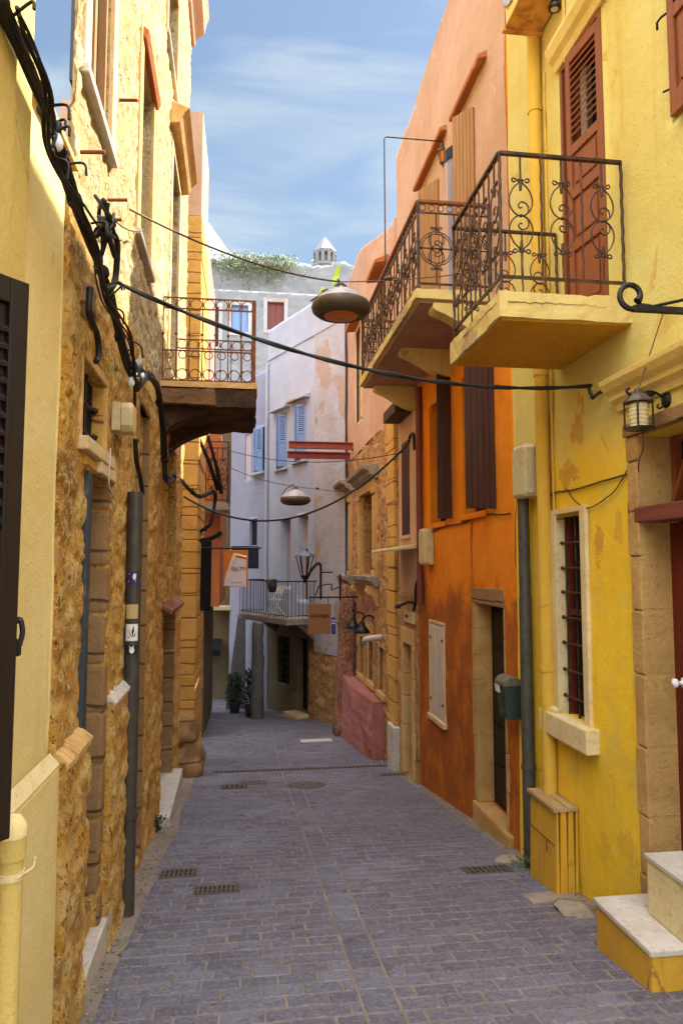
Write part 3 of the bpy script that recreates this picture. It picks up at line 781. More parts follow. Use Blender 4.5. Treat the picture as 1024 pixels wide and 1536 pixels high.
# balcony of the yellow house
bx = XR-.90; bya = FR.hit(948,475)[0]; byb = at(676,540,1).y and None
bya = FR.hit(948,470)[0]; byb = bya+1.12
def on_x(px,py,x): return hit(px,py,V((x,0,0)),V((1,0,0)))
bx = at(748,440,bya).x; byb = on_x(675,540,bx).y
ztop = at(800,438,bya).z; zbot = at(800,477,bya).z
sl = MB()
def rough_slab(x0,x1,y0,y1,z0,z1,seed,amp=.012,n=26):
    mb = MB(); 
    nx = max(4,int((x1-x0)/.05)); ny = max(4,int((y1-y0)/.05)); k = 4; idx = {}
    def P(i,j,l):
        key=(i,j,l)
        if key in idx: return idx[key]
        p = V((x0+(x1-x0)*i/nx, y0+(y1-y0)*j/ny, z0+(z1-z0)*l/k)); d = noise.noise_vector(p*6+V((seed,0,0)))*amp + noise.noise_vector(p*22+V((seed,0,0)))*amp*.35
        if l == 0: d.z *= .6
        if l == k and (j == 0 or i == 0): d.z -= abs(noise.noise(p*9))*.016
        idx[key]=len(mb.v); mb.v.append(p+d); return idx[key]
    def q(a,b,c,d): mb.f.append([P(*a),P(*b),P(*c),P(*d)]); mb.sm.append(False)
    for i in range(nx):
        for j in range(ny):
            q((i,j,k),(i+1,j,k),(i+1,j+1,k),(i,j+1,k)); q((i,j,0),(i,j+1,0),(i+1,j+1,0),(i+1,j,0))
    for l in range(k):
        for i in range(nx):
            q((i,0,l),(i+1,0,l),(i+1,0,l+1),(i,0,l+1)); q((i,ny,l),(i,ny,l+1),(i+1,ny,l+1),(i+1,ny,l))
        for j in range(ny):
            q((0,j,l),(0,j,l+1),(0,j+1,l+1),(0,j+1,l)); q((nx,j,l),(nx,j+1,l),(nx,j+1,l+1),(nx,j,l+1))
    return mb
BAL = rough_slab(bx, XR+.05, bya, byb, zbot, ztop, 1).build('balcony', M['balcony_plaster'], H)
MB().box(bx+.03,XR+.01,bya+.03,byb-.03,zbot-.013,zbot+.02).build('soffit', M['stained_shaded'], BAL)
# cracks: thin dark broken line set in the near edge
ck = MB(); pts = []
for i in range(24):
    x = bx+.06+(XR-bx-.25)*i/23; z = ztop-.075+.012*noise.noise(V((i*.7,1,2)))+.03*noise.noise(V((i*.15,4,2))); pts.append(V((x,bya-.004,z)))
ck.tube(pts, [.0042*(1-i/30) for i in range(24)], 4); pts = [V((bx-.006+.0*i,bya+.04+(byb-bya-.3)*i/14,ztop-.07+.025*noise.noise(V((i*.8,2,8))))) for i in range(15)]; ck.tube(pts,.003,4)
ck.build('crack', M['ashlar_dark'], BAL)
def scroll_curves(w, h):
    """lyre motif centred on s=0 between t=0 and t=h, mirrored twice"""
    k = w/.075; out = []
    top = [(.010,.775),(.030,.795),(.046,.805),(.054,.79),(.044,.772),(.030,.78)]
    body = [(.012,.80),(.014,.765),(.045,.725),(.070,.655),(.070,.585),(.045,.525),(.002,.495),(-.035,.515),(-.048,.56),(-.034,.60),(-.004,.612),(.016,.588),(.008,.562),(-.008,.568)]
    for sx in (1,-1):
        for sy in (1,-1):
            if sx == -1:
                bd = [(s*1,t) for s,t in body[:7]]+[( .062,.54),(.064,.60),(.050,.65)]
                bd = body[:7]
            else: bd = body
            for c in (top, bd):
                pts = [(sx*s*k, (.5+sy*(t-.5))*h) for s,t in c]
                out.append(pts)
    return out
def scroll_panel(mb, A, B, z0, z1, n, r=.0075, extra_bars=True):
    A, B = V(A), V(B); L = (B-A).length; U = (B-A)/L; h = z1-z0
    for i in range(n):
        s0 = L*(i+.5)/n; w = min(.085, L/n*.44)
        for c in scroll_curves(w, h):
            pts = crom([V((*(A+U*(s0+s)).xy, z0+t)) for s,t in c], 4)
            mb.tube(pts, r*.75, 5)
        for t0,t1 in ((.80,1.0),(0,.20)): mb.tube([V((*(A+U*s0).xy, z0+h*t0)),V((*(A+U*s0).xy, z0+h*t1))], r, 6)
        for t in (.79,.5,.21): mb.blob(V((*(A+U*s0).xy, z0+h*t)), .014, i, .1, 1)
        for t in (.70,.30): mb.lathe([(.009,-.035),(.013,0),(.009,.035)], V((*(A+U*s0).xy, z0+h*(.745 if t>.5 else .255))), 6)
        if i: 
            q = A+U*(L*i/n); mb.tube(twist(V((*q.xy,z0)),V((*q.xy,z1))), r, 5)
def twist(a, b, k=22):
    out = []
    for i in range(k+1):
        p = a.lerp(b, i/k); out.append(p+V((math.cos(i*1.9)*.0025, math.sin(i*1.9)*.0025, 0)))
    return out
zr1 = at(757,226,bya).z; zr0 = at(757,412,bya).z
ra, rb = bya+.03, byb-.03; rx = bx+.03
rl = MB()
cn = [V((XR-.02,ra,0)),V((rx,ra,0)),V((rx,rb,0)),V((XR-.02,rb,0))]
cn[0] = V((at(935,300,bya).x,ra,0))
for a,b in zip(cn,cn[1:]):
    rl.bar(V((*a.xy,zr1)),V((*b.xy,zr1)),.032,.02); rl.bar(V((*a.xy,zr0)),V((*b.xy,zr0)),.022,.018)
for c in cn: rl.tube(twist(V((*c.xy,zr0-.0)),V((*c.xy,zr1))), .011, 6)
for c in (cn[1],cn[2]): rl.tube([V((*c.xy,ztop-.02)),V((*c.xy,zr0))], .01, 6)
scroll_panel(rl, cn[0], cn[1], zr0, zr1, 3); scroll_panel(rl, cn[1], cn[2], zr0, zr1, 5); scroll_panel(rl, cn[2], cn[3], zr0, zr1, 3)
rl.build('railing', M['iron'], BAL)
# steps
st = MB(); a = on_ground(887,1395); 
stx = on_ground(975,1490).x; sy1 = on_ground(886,1405).y
z_t = hit(890,1347,V((stx,0,0)),V((1,0,0)))
sx = stx; syf = door_u1+.42; syn = on_ground(975,1490).y
P1 = hit(888,1345,V((sx,0,0)),V((1,0,0)))
t1 = P1.z; yF = P1.y
yN = hit(975,1440,V((sx,0,0)),V((1,0,0))).y
def painted_step(x0,x1,y0,y1,z1,name,label=None):
    mb = MB(); mb.box(x0+.012,x1,y0+.012,y1-.01,gz(y0)-.3,z1-.035); o = mb.build(name, M['step_yellow'], H, bev=.02)
    tr = MB(); tr.box(x0,x1,y0,y1,z1-.035,z1); tr.build('tread', M['marble'], o, bev=.008); return o
painted_step(sx, XR+.3, yN, yF, t1, 'step')
Q = hit(968,1280,V((2.42,0,0)),V((1,0,0)))
mb = MB(); mb.box(2.42,XR+.3,yN-.3,Q.y,t1,Q.z-.03); o = mb.build('step', M['white_sill'], H, bev=.012)
MB().box(2.41,XR+.3,yN-.3,Q.y+.01,Q.z-.03,Q.z).build('tread', M['marble'], o, bev=.006)
print('STEP', sx, yN, yF, t1, Q, 'ground', gz(yF), 'door', door, 'R balcony', bx,bya,byb,zbot,ztop,zr0,zr1)

# things fixed to or standing by the yellow house
def wall_lantern():
    yy = FR.hit(1000,600)[0]; C = at(957,622,yy); pl = FR.P(yy, at(1000,600,yy).z, 0)
    T = thing('wall_lantern', pl, 'black iron wall lantern with ribbed glass hanging beside the street door of the yellow house', 'lantern')
    mb = MB(); mb.lathe([(.052,0),(.05,.012),(.03,.022),(.015,.03)], pl, 16, FR.N); 
    z = pl.z
    arm = crom([pl+V((-.02,0,-.0)),pl+V((-.06,0,.035)),pl+V((-.12,0,.05)),V((C.x-.01,yy,z+.02)),V((C.x-.06,yy,z+.03)),V((C.x-.075,yy,z+.055)),V((C.x-.055,yy,z+.065))],5)
    mb.tube(arm,.009,7); mb.tube(crom([pl+V((-.02,0,-.03)),pl+V((-.05,0,-.055)),pl+V((-.07,0,-.045)),pl+V((-.06,0,-.03))],4),.006,6)
    mb.lathe([(.001,-.05),(.014,-.03),(.018,0),(.014,.03),(.001,.05)], pl+V((-.13,0,.03)), 8, (1,0,0))
    mb.build('arm', M['black_iron'], T)
    r = .068; h = .17; b = C.z-h*.55
    cap = MB(); cap.lathe([(r*1.35,b+h),(r*1.3,b+h+.012),(r*.8,b+h+.045),(r*.35,b+h+.06),(r*.3,b+h+.085),(.012,b+h+.095),(.012,z+.03)], V((C.x,yy,0)), 8, smooth=False); cap.build('cap', M['lamp_dark'], T)
    cg = MB(); cg.lathe([(r*1.3,b),(r*1.3,b+.012),(r*.4,b+.014)], V((C.x,yy,0)), 8, smooth=False)
    for i in range(4):
        a = math.pi/4+i*math.pi/2+.2; p = V((C.x+r*1.2*math.cos(a),yy+r*1.2*math.sin(a),0)); cg.tube([p+V((0,0,b)),p+V((0,0,b+h))],.006,6)
    cg.build('cage', M['black_iron'], T)
    gl = MB(); gl.lathe([(r*(.86+.1*math.cos(i*2.2)),b+.014+i*(h-.02)/16) for i in range(17)], V((C.x,yy,0)), 16)
    gl.build('ribbed_glass', M['box_cream'], T)
    w_ = MB(); w_.tube(crom([V((C.x+.02,yy,b)),V((C.x+.05,yy+.05,b-.12)),V((XR-.012,yy+.33,b-.2)),V((XR-.012,yy+.34,b-.75))],6),.0045,5)
    w_.tube([V((C.x+.0,yy,z+.05)),V((XR-.02,yy-.06,z+.6))],.004,5); w_.build('wire', M['cable_brown'], T)
wall_lantern()
def sign_bracket():
    y = 3.35; a = at(1100,463,y); e = at(935,462,y)
    T = thing('sign_bracket', V((XR,y,a.z)), 'black scrolled iron bracket reaching out from the yellow house under its balcony', 'bracket')
    z = e.z
    MB().bar(V((e.x+.05,y,z)),V((XR+.02,y,z)),.03,.034).build('bar', M['black_iron'], T, bev=.004)
    s = MB(); R = .075
    c = V((e.x+.045,y,z+.075)); pts = [V((c.x+.11,y,z+.012)),V((c.x+.05,y,z+.018))]
    for i in range(20):
        t = -math.pi/2 - i/19*math.pi*1.75; rr = R*(1-.42*i/19); pts.append(V((c.x+rr*math.cos(t), y, c.z-.005+rr*math.sin(t))))
    k = len(pts)
    for i in range(k-1): pass
    s.tube(pts, [.015]*(k-4)+[.016,.018,.021,.022], 8); s.build('scroll', M['black_iron'], T)
    b = MB(); b.tube(crom([V((c.x+.11,y,z+.014)),V((c.x+.4,y,z+.1)),V((XR,y,z+.26))],6),.009,6); b.build('stay', M['black_iron'], T)
    MB().lathe([(.06,0),(.055,.015),(.02,.02)], V((XR,y,z)), 14, FR.N).build('wall_plate', M['black_iron'], T)
sign_bracket()
def hook():
    p = FR.hit(905,585); P = FR.P(p[0],p[1],0)
    mb = MB(); mb.tube(crom([P,P+V((-.05,0,-.03)),P+V((-.085,.01,-.05)),P+V((-.1,.03,.02)),P+V((-.07,.06,.05))],5),.013,7); mb.blob(P+V((-.085,.01,-.055)),.02,1,.1,1)
    tag(mb.build('cable_hook', M['black_iron']), 'black iron hook on the yellow wall holding the thick cable', 'hook')
    return P+V((-.08,.04,.04))
HOOK = hook()
# wires pinned to the wall
def wall_wire(F, pts, r, label, mat='cable_brown', n=.015, name='wall_wire', wob=.006, k=6):
    P = [F.P(*F.hit(px,py), n) for px,py in pts]; c = crom(P, k)
    c = [p+V((0,0,wob*noise.noise(V((i*.6,pts[0][0],3))))) for i,p in enumerate(c)]
    mb = MB().tube(c, r, 5); return tag(mb.build(name, M[mat]), label, 'wire')
wall_wire(FR, [(944,640),(946,690),(947,740),(945,762),(949,800),(951,835)], .006, 'brown wire running down the yellow wall below the wall lantern')
wall_wire(FR, [(944,711),(905,722),(865,734),(838,738),(827,745),(824,765),(832,776),(846,779)], .008, 'twin wire looped along the yellow wall over the barred window')
wall_wire(FR, [(943,705),(925,735),(900,755),(882,762),(865,752),(851,733)], .005, 'thin slack wire sagging on the yellow wall above the barred window')
wall_wire(FR, [(790,745),(788,780),(787,830),(788,850)], .004, 'thin loose wire end hanging below the cream meter box', n=.1)
# cream box with its pipe
u0,u1 = FR.hit(797,700,.12)[0], FR.hit(764,700,.02)[0]
jb = (FR.hit(798,700,.1)[0], FR.hit(778,700,.1)[0]+.02, FR.hit(785,747,.1)[1], FR.hit(785,670,.1)[1])
junction_box(FR, jb, .17, 'cream meter box with a ridged lid on the border of the orange and yellow houses', 'box_beige')
u = FR.hit(789,1000,.07)[0]
mb = MB(); mb.tube([FR.P(u,jb[2]+.02,.07),FR.P(u,jb[2]-.9,.07)],.052,12); o = mb.build('cable_pipe', M['grey_pipe'])
lo = MB().tube([FR.P(u,jb[2]-.9,.07),FR.P(u,gz(u)-.02,.07)],.056,12); lo.build('lower_pipe', M['grey_pipe'], o)
MB().lathe([(.066,-.02),(.066,.02)], FR.P(u,gz(u)+.85,.07), 12).build('clamp', M['grey_pipe'], o)
tag(o, 'grey pipe standing on the pavers under the cream meter box of the yellow house', 'pipe')
# air conditioner and spotlight
def aircon():
    zb = FR.hit(812,57)[1]; y1 = FR.hit(812,57)[0]; y0 = y1-.42; x0 = at(752,57,y1).x; 
    T = thing('air_conditioner', V((XR,(y0+y1)/2,zb)), 'air conditioner with round fan on a rusty tray high on the yellow house', 'air conditioner')
    mb = MB().box(x0+.03,XR-.03,y0,y1-.02,zb+.05,zb+.65); bd = mb.build('casing', M['yellow_trim'], T, bev=.015)
    fn_ = MB(); c = V((x0+.03,(y0+y1)/2+.02,zb+.36)); fn_.lathe([(.20,0),(.205,.012),(.19,.02),(.185,.004),(.05,.004),(.045,.015),(.001,.02)], c, 28, (-1,0,0)); 
    fn_.build('fan_grille', M['lamp_metal'], T)
    tr = MB(); tr.box(x0+.02,XR-.02,y0+.01,y1-.03,zb+.028,zb+.048); tr.build('tray', M['rust_pan'], T)
    
    for ya,yb_,xx in ((y1-.04,y1,x0),(y0-.02,y0+.02,x0+.02)): MB().box(xx,XR,ya,yb_,zb,zb+.03).build('mount', M['rust_pan'], T, bev=.004)
    pp = MB(); pp.tube(crom([V((XR-.03,y0+.1,zb+.4)),V((XR-.03,y0-.05,zb+.3)),V((XR-.02,y0-.06,zb-.2)),V((XR-.02,y0-.06,zb-.6))],5),.014,6); pp.build('hose', M['yellow_pipe'], T)
aircon()
y = FR.hit(842,30)[0]; c = at(831,12,y)
mb = MB(); mb.lathe([(.05,-.01),(.052,.0),(.052,.02),(.036,.03),(.036,.2),(.0,.2)], c, 16); o = mb.build('spotlight', M['black_iron'])
MB().lathe([(.033,-.012),(.001,-.011)], c, 14).build('lens', M['box_cream'], o)
MB().bar(c+V((0,0,.15)),V((XR+.02,c.y,c.z+.15)),.02).build('arm', M['black_iron'], o)
tag(o, 'small black downward spotlight beneath the air conditioner', 'spotlight')
# yellow wooden cabinet leaning on the wall
def cabinet():
    A = on_ground(841,1335); x0 = 2.36; yn = hit(841,1335,V((x0,0,0)),V((1,0,0))).y; yf = hit(800,1300,V((x0,0,0)),V((1,0,0))).y
    x0, yn, yf = 2.40, 5.36, 5.87
    T = thing('cabinet', V(((x0+XR)/2,(yn+yf)/2,gz(yn))), 'yellow painted wooden cabinet with a bare plank top standing against the yellow wall', 'cabinet')
    zt = hit(850,1205,V((x0,0,0)),V((1,0,0)))
    ztn = at(855,1212,yn).z; zb = gz(yn)
    sk = .015
    def slab(a,b,c,d,e,f): pass
    mb = MB(); g0, g1 = gz(yn)+.005, gz(yf)+.005
    def prism(x0,x1,y0,y1,zt,mb,bot=None):
        mb.hexa([V((x0,y0,gz(y0))),V((x1,y0,gz(y0))),V((x1,y1,gz(y1))),V((x0,y1,gz(y1))),V((x0+sk,y0,zt)),V((x1,y0,zt)),V((x1,y1,zt)),V((x0+sk,y1,zt))])
    prism(x0,x0+.03,yn,yf,ztn-.03,mb); mb.build('front_board', M['yellow_wood'], T, bev=.004)
    s = MB(); xs = [x0+.034,x0+.095,x0+.10,x0+.155,x0+.16,XR-.012]
    for i in range(3): prism(xs[2*i],xs[2*i+1],yn+.004*(i%2),yn+.03,ztn-.03,s)
    s.build('side_slats', M['yellow_wood'], T, bev=.003)
    b = MB(); prism(x0+.034,XR-.012,yf-.03,yf,ztn-.03,b); b.build('back_board', M['yellow_wood'], T)
    t = MB(); 
    t.box(x0-.012,x0+.10,yn-.012,yf+.01,ztn-.028,ztn); t.box(x0+.105,XR-.004,yn-.008,yf+.012,ztn-.026,ztn+.004); t.build('top', M['raw_wood'], T, bev=.003)
    l = MB(); zc = zb+(ztn-zb)*.55; l.box(x0-.0,x0+.002,yn+.02,yf-.02,zc,zc+.006); l.box(x0-.002,x0+.001,yn+.16,yn+.166,zc-.09,zc); 
    l.build('board_joint', M['sticker_black'], T)
cabinet()

# ------------------------------------------------------------------ right: orange house
H = thing('orange_house', (3.6,8.5,gz(8.5)), 'orange plastered house with plank shutters, dark stone-framed door and long ringed balcony', 'house')
OE = FR.hit(629,900)[0]
odoor = FR.rect(716,758,910,1212,742); odoor = (odoor[0],odoor[1],FR.hit(742,1213,-.05)[1]-.05,odoor[3])
owin = FR.rect(646,667,936,1076,656)
lw1 = (7.36,8.2,CAMH+.62,CAMH+2.3); lw2 = (8.95,9.75,CAMH+.6,CAMH+2.3)
uA = (7.56,8.4,CAMH+2.92,CAMH+5.38); uB = (9.1,9.95,CAMH+2.92,CAMH+5.38)
def otop(u): return CAMH+7.5+.1*math.sin(u)
wall(FR, Y1+.002, OE, -2.2, CAMH+7.5, [(*odoor,.18),(*owin,.12),(*lw1,.2),(*lw2,.2),(*uA,.2),(*uB,.2)], M['orange'], 'wall', H, .06, plaster_fn(5,.02), top=otop, vs=CAMH+5.6)
# upper storey render, a few millimetres proud of the orange, salmon
bandz = CAMH+2.78
wall(FR, Y1+.004, OE, bandz, CAMH+7.5, [(*uA,.012),(*uB,.012)], M['salmon'], 'upper_plaster', H, .06, plaster_fn(5,.02), back=0, n0=.012, top=otop, vs=CAMH+5.6)
# door
d = MB().fbox(FR,odoor[0],odoor[1],odoor[2],odoor[3],-.24,-.185).build('door', M['door_dark'], H)
p = MB(); hz = (odoor[3]-odoor[2]-.1)/5
for i in range(5):
    p.fbox(FR,odoor[0]+.06,odoor[1]-.06,odoor[2]+.08+i*hz,odoor[2]+.02+(i+1)*hz,-.1845,-.168)
p.build('door_panel', M['door_dark'], d, bev=.01)
j = MB(); j.fbox(FR,odoor[1]-.001,odoor[1]+.09,odoor[2],odoor[3],-.178,.004); v = odoor[2]; hs = [.72,.62,.28,.3,.26]; i = 0
while v < odoor[3]-.02:
    v2 = min(v+hs[i % 5], odoor[3]); j.fbox(FR,odoor[1]-.004,odoor[1]+.10+.03*(i%2),v+.004,v2-.004,-.18,.015+.004*(i%3)); v = v2; i += 1
j.build('jamb', M['jamb_stone'], H, bev=.014)
j = MB(); v = odoor[2]; i = 0
while v < odoor[3]-.02:
    v2 = min(v+.38, odoor[3]); j.fbox(FR,odoor[0]-.03-.02*(i%2),odoor[0]+.004,v+.004,v2-.004,-.18,.012); v = v2; i += 1
j.build('jamb', M['jamb_stone'], H, bev=.012)
l = MB(); l.fbox(FR,odoor[0]-.03,(odoor[0]+odoor[1])/2,odoor[3],odoor[3]+.19,-.18,.02); l.fbox(FR,(odoor[0]+odoor[1])/2+.004,odoor[1]+.14,odoor[3]+.004,odoor[3]+.185,-.18,.016); l.build('lintel', M['ashlar_dark'], H, bev=.014)
mb = MB(); mb.fbox(FR,odoor[0]-.15,odoor[1]+.1,gz(8.2)-.2,odoor[2],-.18,.05); mb.build('doorstep', M['jamb_stone'], H, bev=.03)
# small white shuttered window
w = MB().fbox(FR,owin[0],owin[1],owin[2],owin[3],-.15,-.122).build('window', M['dark'], H)
f = MB(); frame_boxes(f, FR, owin, .035, -.01, .02, 'lrt'); f.build('frame', M['frame_pale'], w, bev=.006)
MB().fbox(FR,owin[0]-.05,owin[1]+.05,owin[2]-.07,owin[2],-.03,.05).build('sill', M['frame_pale'], w, bev=.01)
um = (owin[0]+owin[1])/2
for a,b in ((owin[0]+.005,um-.004),(um+.004,owin[1]-.005)):
    s = MB().fbox(FR,a,b,owin[2]+.005,owin[3]-.005,-.02,.012); s.fbox(FR,a+.03,b-.03,owin[2]+.05,owin[3]-.05,.012,.018)
    so = s.build('shutter', M['white_wood'], H, bev=.004)
    hg = MB(); 
    for v in (owin[2]+.2,owin[3]-.22):
        ue = a+.02 if a < um-.05 else b-.02
        hg.fbox(FR,min(ue,ue+(.07 if a<um-.05 else -.07)),max(ue,ue+(.07 if a<um-.05 else -.07)),v,v+.035,.018,.024)
    hg.build('hinge', M['rust_iron'], so)
# lower brown shutters, open across the lane
def plank_leaf(P0, P1, z0, z1, mat, n=5, t=.035, parent=None, name='shutter', strap=True):
    P0, P1 = V((P0[0],P0[1],0)), V((P1[0],P1[1],0)); U = (P1-P0).normalized(); N = V((U.y,-U.x,0)); F = Frame(P0,U,N); L = (P1-P0).length
    mb = MB()
    for i in range(n): mb.fbox(F,L*i/n+.002,L*(i+1)/n-.002,z0+.003*(i%2),z1-.004*((i+1)%2),-t/2,t/2)
    o = mb.build(name, M[mat], parent, bev=.003)
    if strap:
        s = MB()
        for z in (z0+.25,z1-.3): s.fbox(F,.0,L*.9,z,z+.05,t/2,t/2+.012)
        s.build('batten', M[mat], o)
    return o
def perp(px_hinge, px_free, pyt, pyb, mat, n=5, skew=.0, ext=0):
    u = FR.hit(px_hinge,(pyt+pyb)/2)[0]; p = at(px_free,(pyt+pyb)/2,u+skew)
    return plank_leaf((XR-.005,u),(p.x,u+skew), at(px_hinge,pyb,u).z, at(px_hinge,pyt,u).z+ext, mat, n, parent=H)
perp(742,697,560,763,'dark_wood',5,ext=.35)
perp(677,655,590,778,'dark_wood',2,ext=.25); 
for q in (lw1,lw2):
    w = MB().fbox(FR,q[0],q[1],q[2],q[3],-.26,-.205).build('window', M['glass_dark'], H)
    f = MB(); frame_boxes(f,FR,(q[0]+.05,q[1]-.05,q[2]+.05,q[3]-.05),.05,-.2,-.15); f.build('frame',M['dark_wood'],w)
    MB().fbox(FR,q[0]-.06,q[1]+.04,q[2]-.07,q[2],-.19,.04).build('sill', M['orange'], w, bev=.01)
# upper windows on the balcony
for q in (uA,uB):
    w = MB().fbox(FR,q[0],q[1],q[2],q[3],-.26,-.205).build('balcony_door', M['glass_dark'], H)
    f = MB(); frame_boxes(f,FR,(q[0]+.05,q[1]-.05,q[2],q[3]-.05),.05,-.2,-.15,'lrt'); f.fbox(FR,(q[0]+q[1])/2-.03,(q[0]+q[1])/2+.03,q[2],q[3]-.05,-.2,-.16); f.build('frame',M['plank'],w)
plank_leaf((XR-.02,7.54),(2.4,7.78),CAMH+2.95,CAMH+5.38,'plank',6,parent=H)
plank_leaf((XR-.02,9.07),(2.39,9.44),CAMH+2.95,CAMH+5.38,'plank',6,parent=H)
plank_leaf((XR-.01,8.28),(2.46,8.28),CAMH+2.95,CAMH+5.28,'lilac_wood',1,parent=H,strap=False)
MB().hexa([V((x,y,z)) for z0,z1 in ((5.2,5.34),) for zz_ in (0,1) for x,y,z in ((2.45,8.24,CAMH+(z0,z1)[zz_]-.06),(2.6,8.24,CAMH+(z0,z1)[zz_]+.06),(2.6,8.33,CAMH+(z0,z1)[zz_]+.06),(2.45,8.33,CAMH+(z0,z1)[zz_]-.06))]).build('shutter_cap', M['slate_wood'], H)
for (pxa,pxb,pya,pyb) in ((731,708,60,92),(719,685,92,138),(672,629,183,245)):
    ua, va = FR.hit(pxa,(pya+pyb)/2-18); ub, vb = FR.hit(pxb,(pya+pyb)/2+18)
    v = (FR.hit(pxa,pya,.1)[1]+FR.hit(pxb,pyb,.1)[1])/2
    MB().fprism(FR,[(0,v-.04),(.11,v-.07),(.12,v-.02),(0,v+.05)],ua,ub).build('hood', M['orange'] if False else M['rust_plaster'], H, bev=.008)
# long balcony
oy0 = at(623,431,1).y; ox = XR-.86
oy0 = hit(623,431,V((ox,0,0)),V((1,0,0))).y; oy1 = hit(539,570,V((ox,0,0)),V((1,0,0))).y
oz1 = at(640,432,oy0).z; oz0 = oz1-.13
OB = rough_slab(ox,XR+.03,oy0,oy1,oz0+.02,oz1,4,.012).build('balcony', M['balcony_plaster'], H)
MB().box(ox+.05,XR,oy0+.05,oy1-.05,oz0-.012,oz0+.03).build('soffit', M['slab_under'], OB)
def corbel(u, reach, w, parent, mat='balcony_plaster', drop=.36, z=None):
    z = oz0-.012 if z is None else z
    prof = [(0,z-.002),(reach,z-.002),(reach+.01,z-.06),(reach-.03,z-.09)]
    for i in range(1,8): 
        t = i/7; prof.append((reach*(1-t)*.95, z-.1-(drop-.1)*math.sin(t*math.pi/2)**1.6))
    return MB().fprism(FR,prof,u-w/2,u+w/2).build('corbel', M[mat], parent, bev=.008)
for u in (oy0+.12,(oy0+oy1)/2-.2,oy1-.18): corbel(u,.66,.2,OB)
rl = MB(); rz1 = at(630,300,oy0).z; rz0 = oz1+.06
cn = [V((XR-.02,oy0+.03,0)),V((ox+.04,oy0+.03,0)),V((ox+.04,oy1-.03,0)),V((XR-.02,oy1-.03,0))]
for a,b in zip(cn,cn[1:]):
    rl.bar(V((*a.xy,rz0)),V((*b.xy,rz0)),.02); rl.bar(V((*a.xy,rz1-.12)),V((*b.xy,rz1-.12)),.016)
for c in cn: rl.bar(V((*c.xy,oz1-.02)),V((*c.xy,rz1)),.03)
def ring(mb, c, U, r, w=.006, k=18, a0=0, a1=2*math.pi):
    mb.tube([c+U*(r*math.cos(a0+(a1-a0)*i/k))+V((0,0,r*math.sin(a0+(a1-a0)*i/k))) for i in range(k+1)], w, 5, False)
for a,b,n in ((cn[0],cn[1],2),(cn[1],cn[2],9),(cn[2],cn[3],2)):
    L = (b-a).length; U = (b-a)/L; mid = (rz0+rz1-.12)/2; R = min(L/n*.47,(rz1-.12-rz0)*.5)
    for i in range(n):
        c = a+U*(L*(i+.5)/n); c = V((c.x,c.y,mid))
        ring(rl,c,U,R); ring(rl,c,U,R*.86); ring(rl,c,U,R*.22)
        for s in (1,-1):
            rl.tube([c+U*(s*R*.33)+V((0,0,R*.8)),c+U*(s*R*.33)-V((0,0,R*.8))],.006,5)
            if False: rl.tube([c+U*(s*R*.8*math.cos(t))*(1-.0)+V((0,0,R*.8*math.sin(t)))-U*(s*R*.55) for t in [-1.0+.2*q for q in range(11)]],.006,5)
            rl.blob(c+U*(s*R*.93),.018,i,.1,1); rl.blob(c+U*(s*R*.3),.022,i,.3,1)
        rl.tube([c-U*R,c+U*R],.008,5)
        rl.tube([V((c.x,c.y,rz0)),V((c.x,c.y,mid-R))],.008,5)
    scroll_panel(rl,a,b,rz0,rz1-.12,n,.0085)
    m = n*3
    for i in range(1,m): 
        if i % 3 != 1 and a is cn[1] or i % 3 == 0: 
            q = a+U*(L*i/m); rl.tube([V((q.x,q.y,rz0)),V((q.x,q.y,rz1-.1))],.008,5)
    for i in range(n*4):
        q = a+U*(L*(i+.5)/(n*4)); ring(rl, V((q.x,q.y,rz1-.065)), U, .035, .005, 10)
rl.build('railing', M['iron'], OB)
hr = MB()
for a,b in zip(cn,cn[1:]): hr.bar(V((*a.xy,rz1)),V((*b.xy,rz1)),.05,.035)
hr.build('handrail', M['brown_wood'], OB, bev=.006)
# rod frame and lantern over it
y = hit(578,410,V((ox+.04,0,0)),V((1,0,0))).y; zt = at(600,207,y).z
mb = MB().tube([V((ox+.04,y,rz1-.3)),V((ox+.03,y,zt-.03)),V((ox+.06,y,zt)),V((XR,y,zt))],.009,6)
tag(mb.build('rod_frame', M['iron']), 'thin bent iron rod rising from the orange house balcony rail to its wall', 'rod')
c = at(664,210,y)
T = thing('hanging_lantern', V((c.x,y,zt-.36)), 'small brass lantern with amber panes hanging from the thin rod by the plank shutters', 'lantern')
def lantern_parts(T, cx, cy, zt, s, glass, metal_, k=6):
    cap = MB().lathe([(.012*s,0),(.016*s,-.03*s),(.02*s,-.05*s),(.045*s,-.10*s),(.085*s,-.14*s),(.09*s,-.15*s),(.075*s,-.155*s)],V((cx,cy,zt)),k,smooth=False); cap.build('cap',M[metal_],T)
    gl = MB().lathe([(.068*s,-.157*s),(.042*s,-.30*s)],V((cx,cy,zt)),k,smooth=False); gl.build('glass',M[glass],T)
    fr = MB()
    for i in range(k):
        a = 2*math.pi*(i+.5)/k; fr.tube([V((cx+.072*s*math.cos(a),cy+.072*s*math.sin(a),zt-.155*s)),V((cx+.045*s*math.cos(a),cy+.045*s*math.sin(a),zt-.30*s))],.005*s,5)
    fr.lathe([(.05*s,-.30*s),(.05*s,-.312*s),(.02*s,-.325*s),(.012*s,-.35*s),(.001,-.36*s)],V((cx,cy,zt)),k,smooth=False); fr.build('frame',M[metal_],T)
lantern_parts(T,c.x,y,zt,1.0,'amber','lamp_dark')
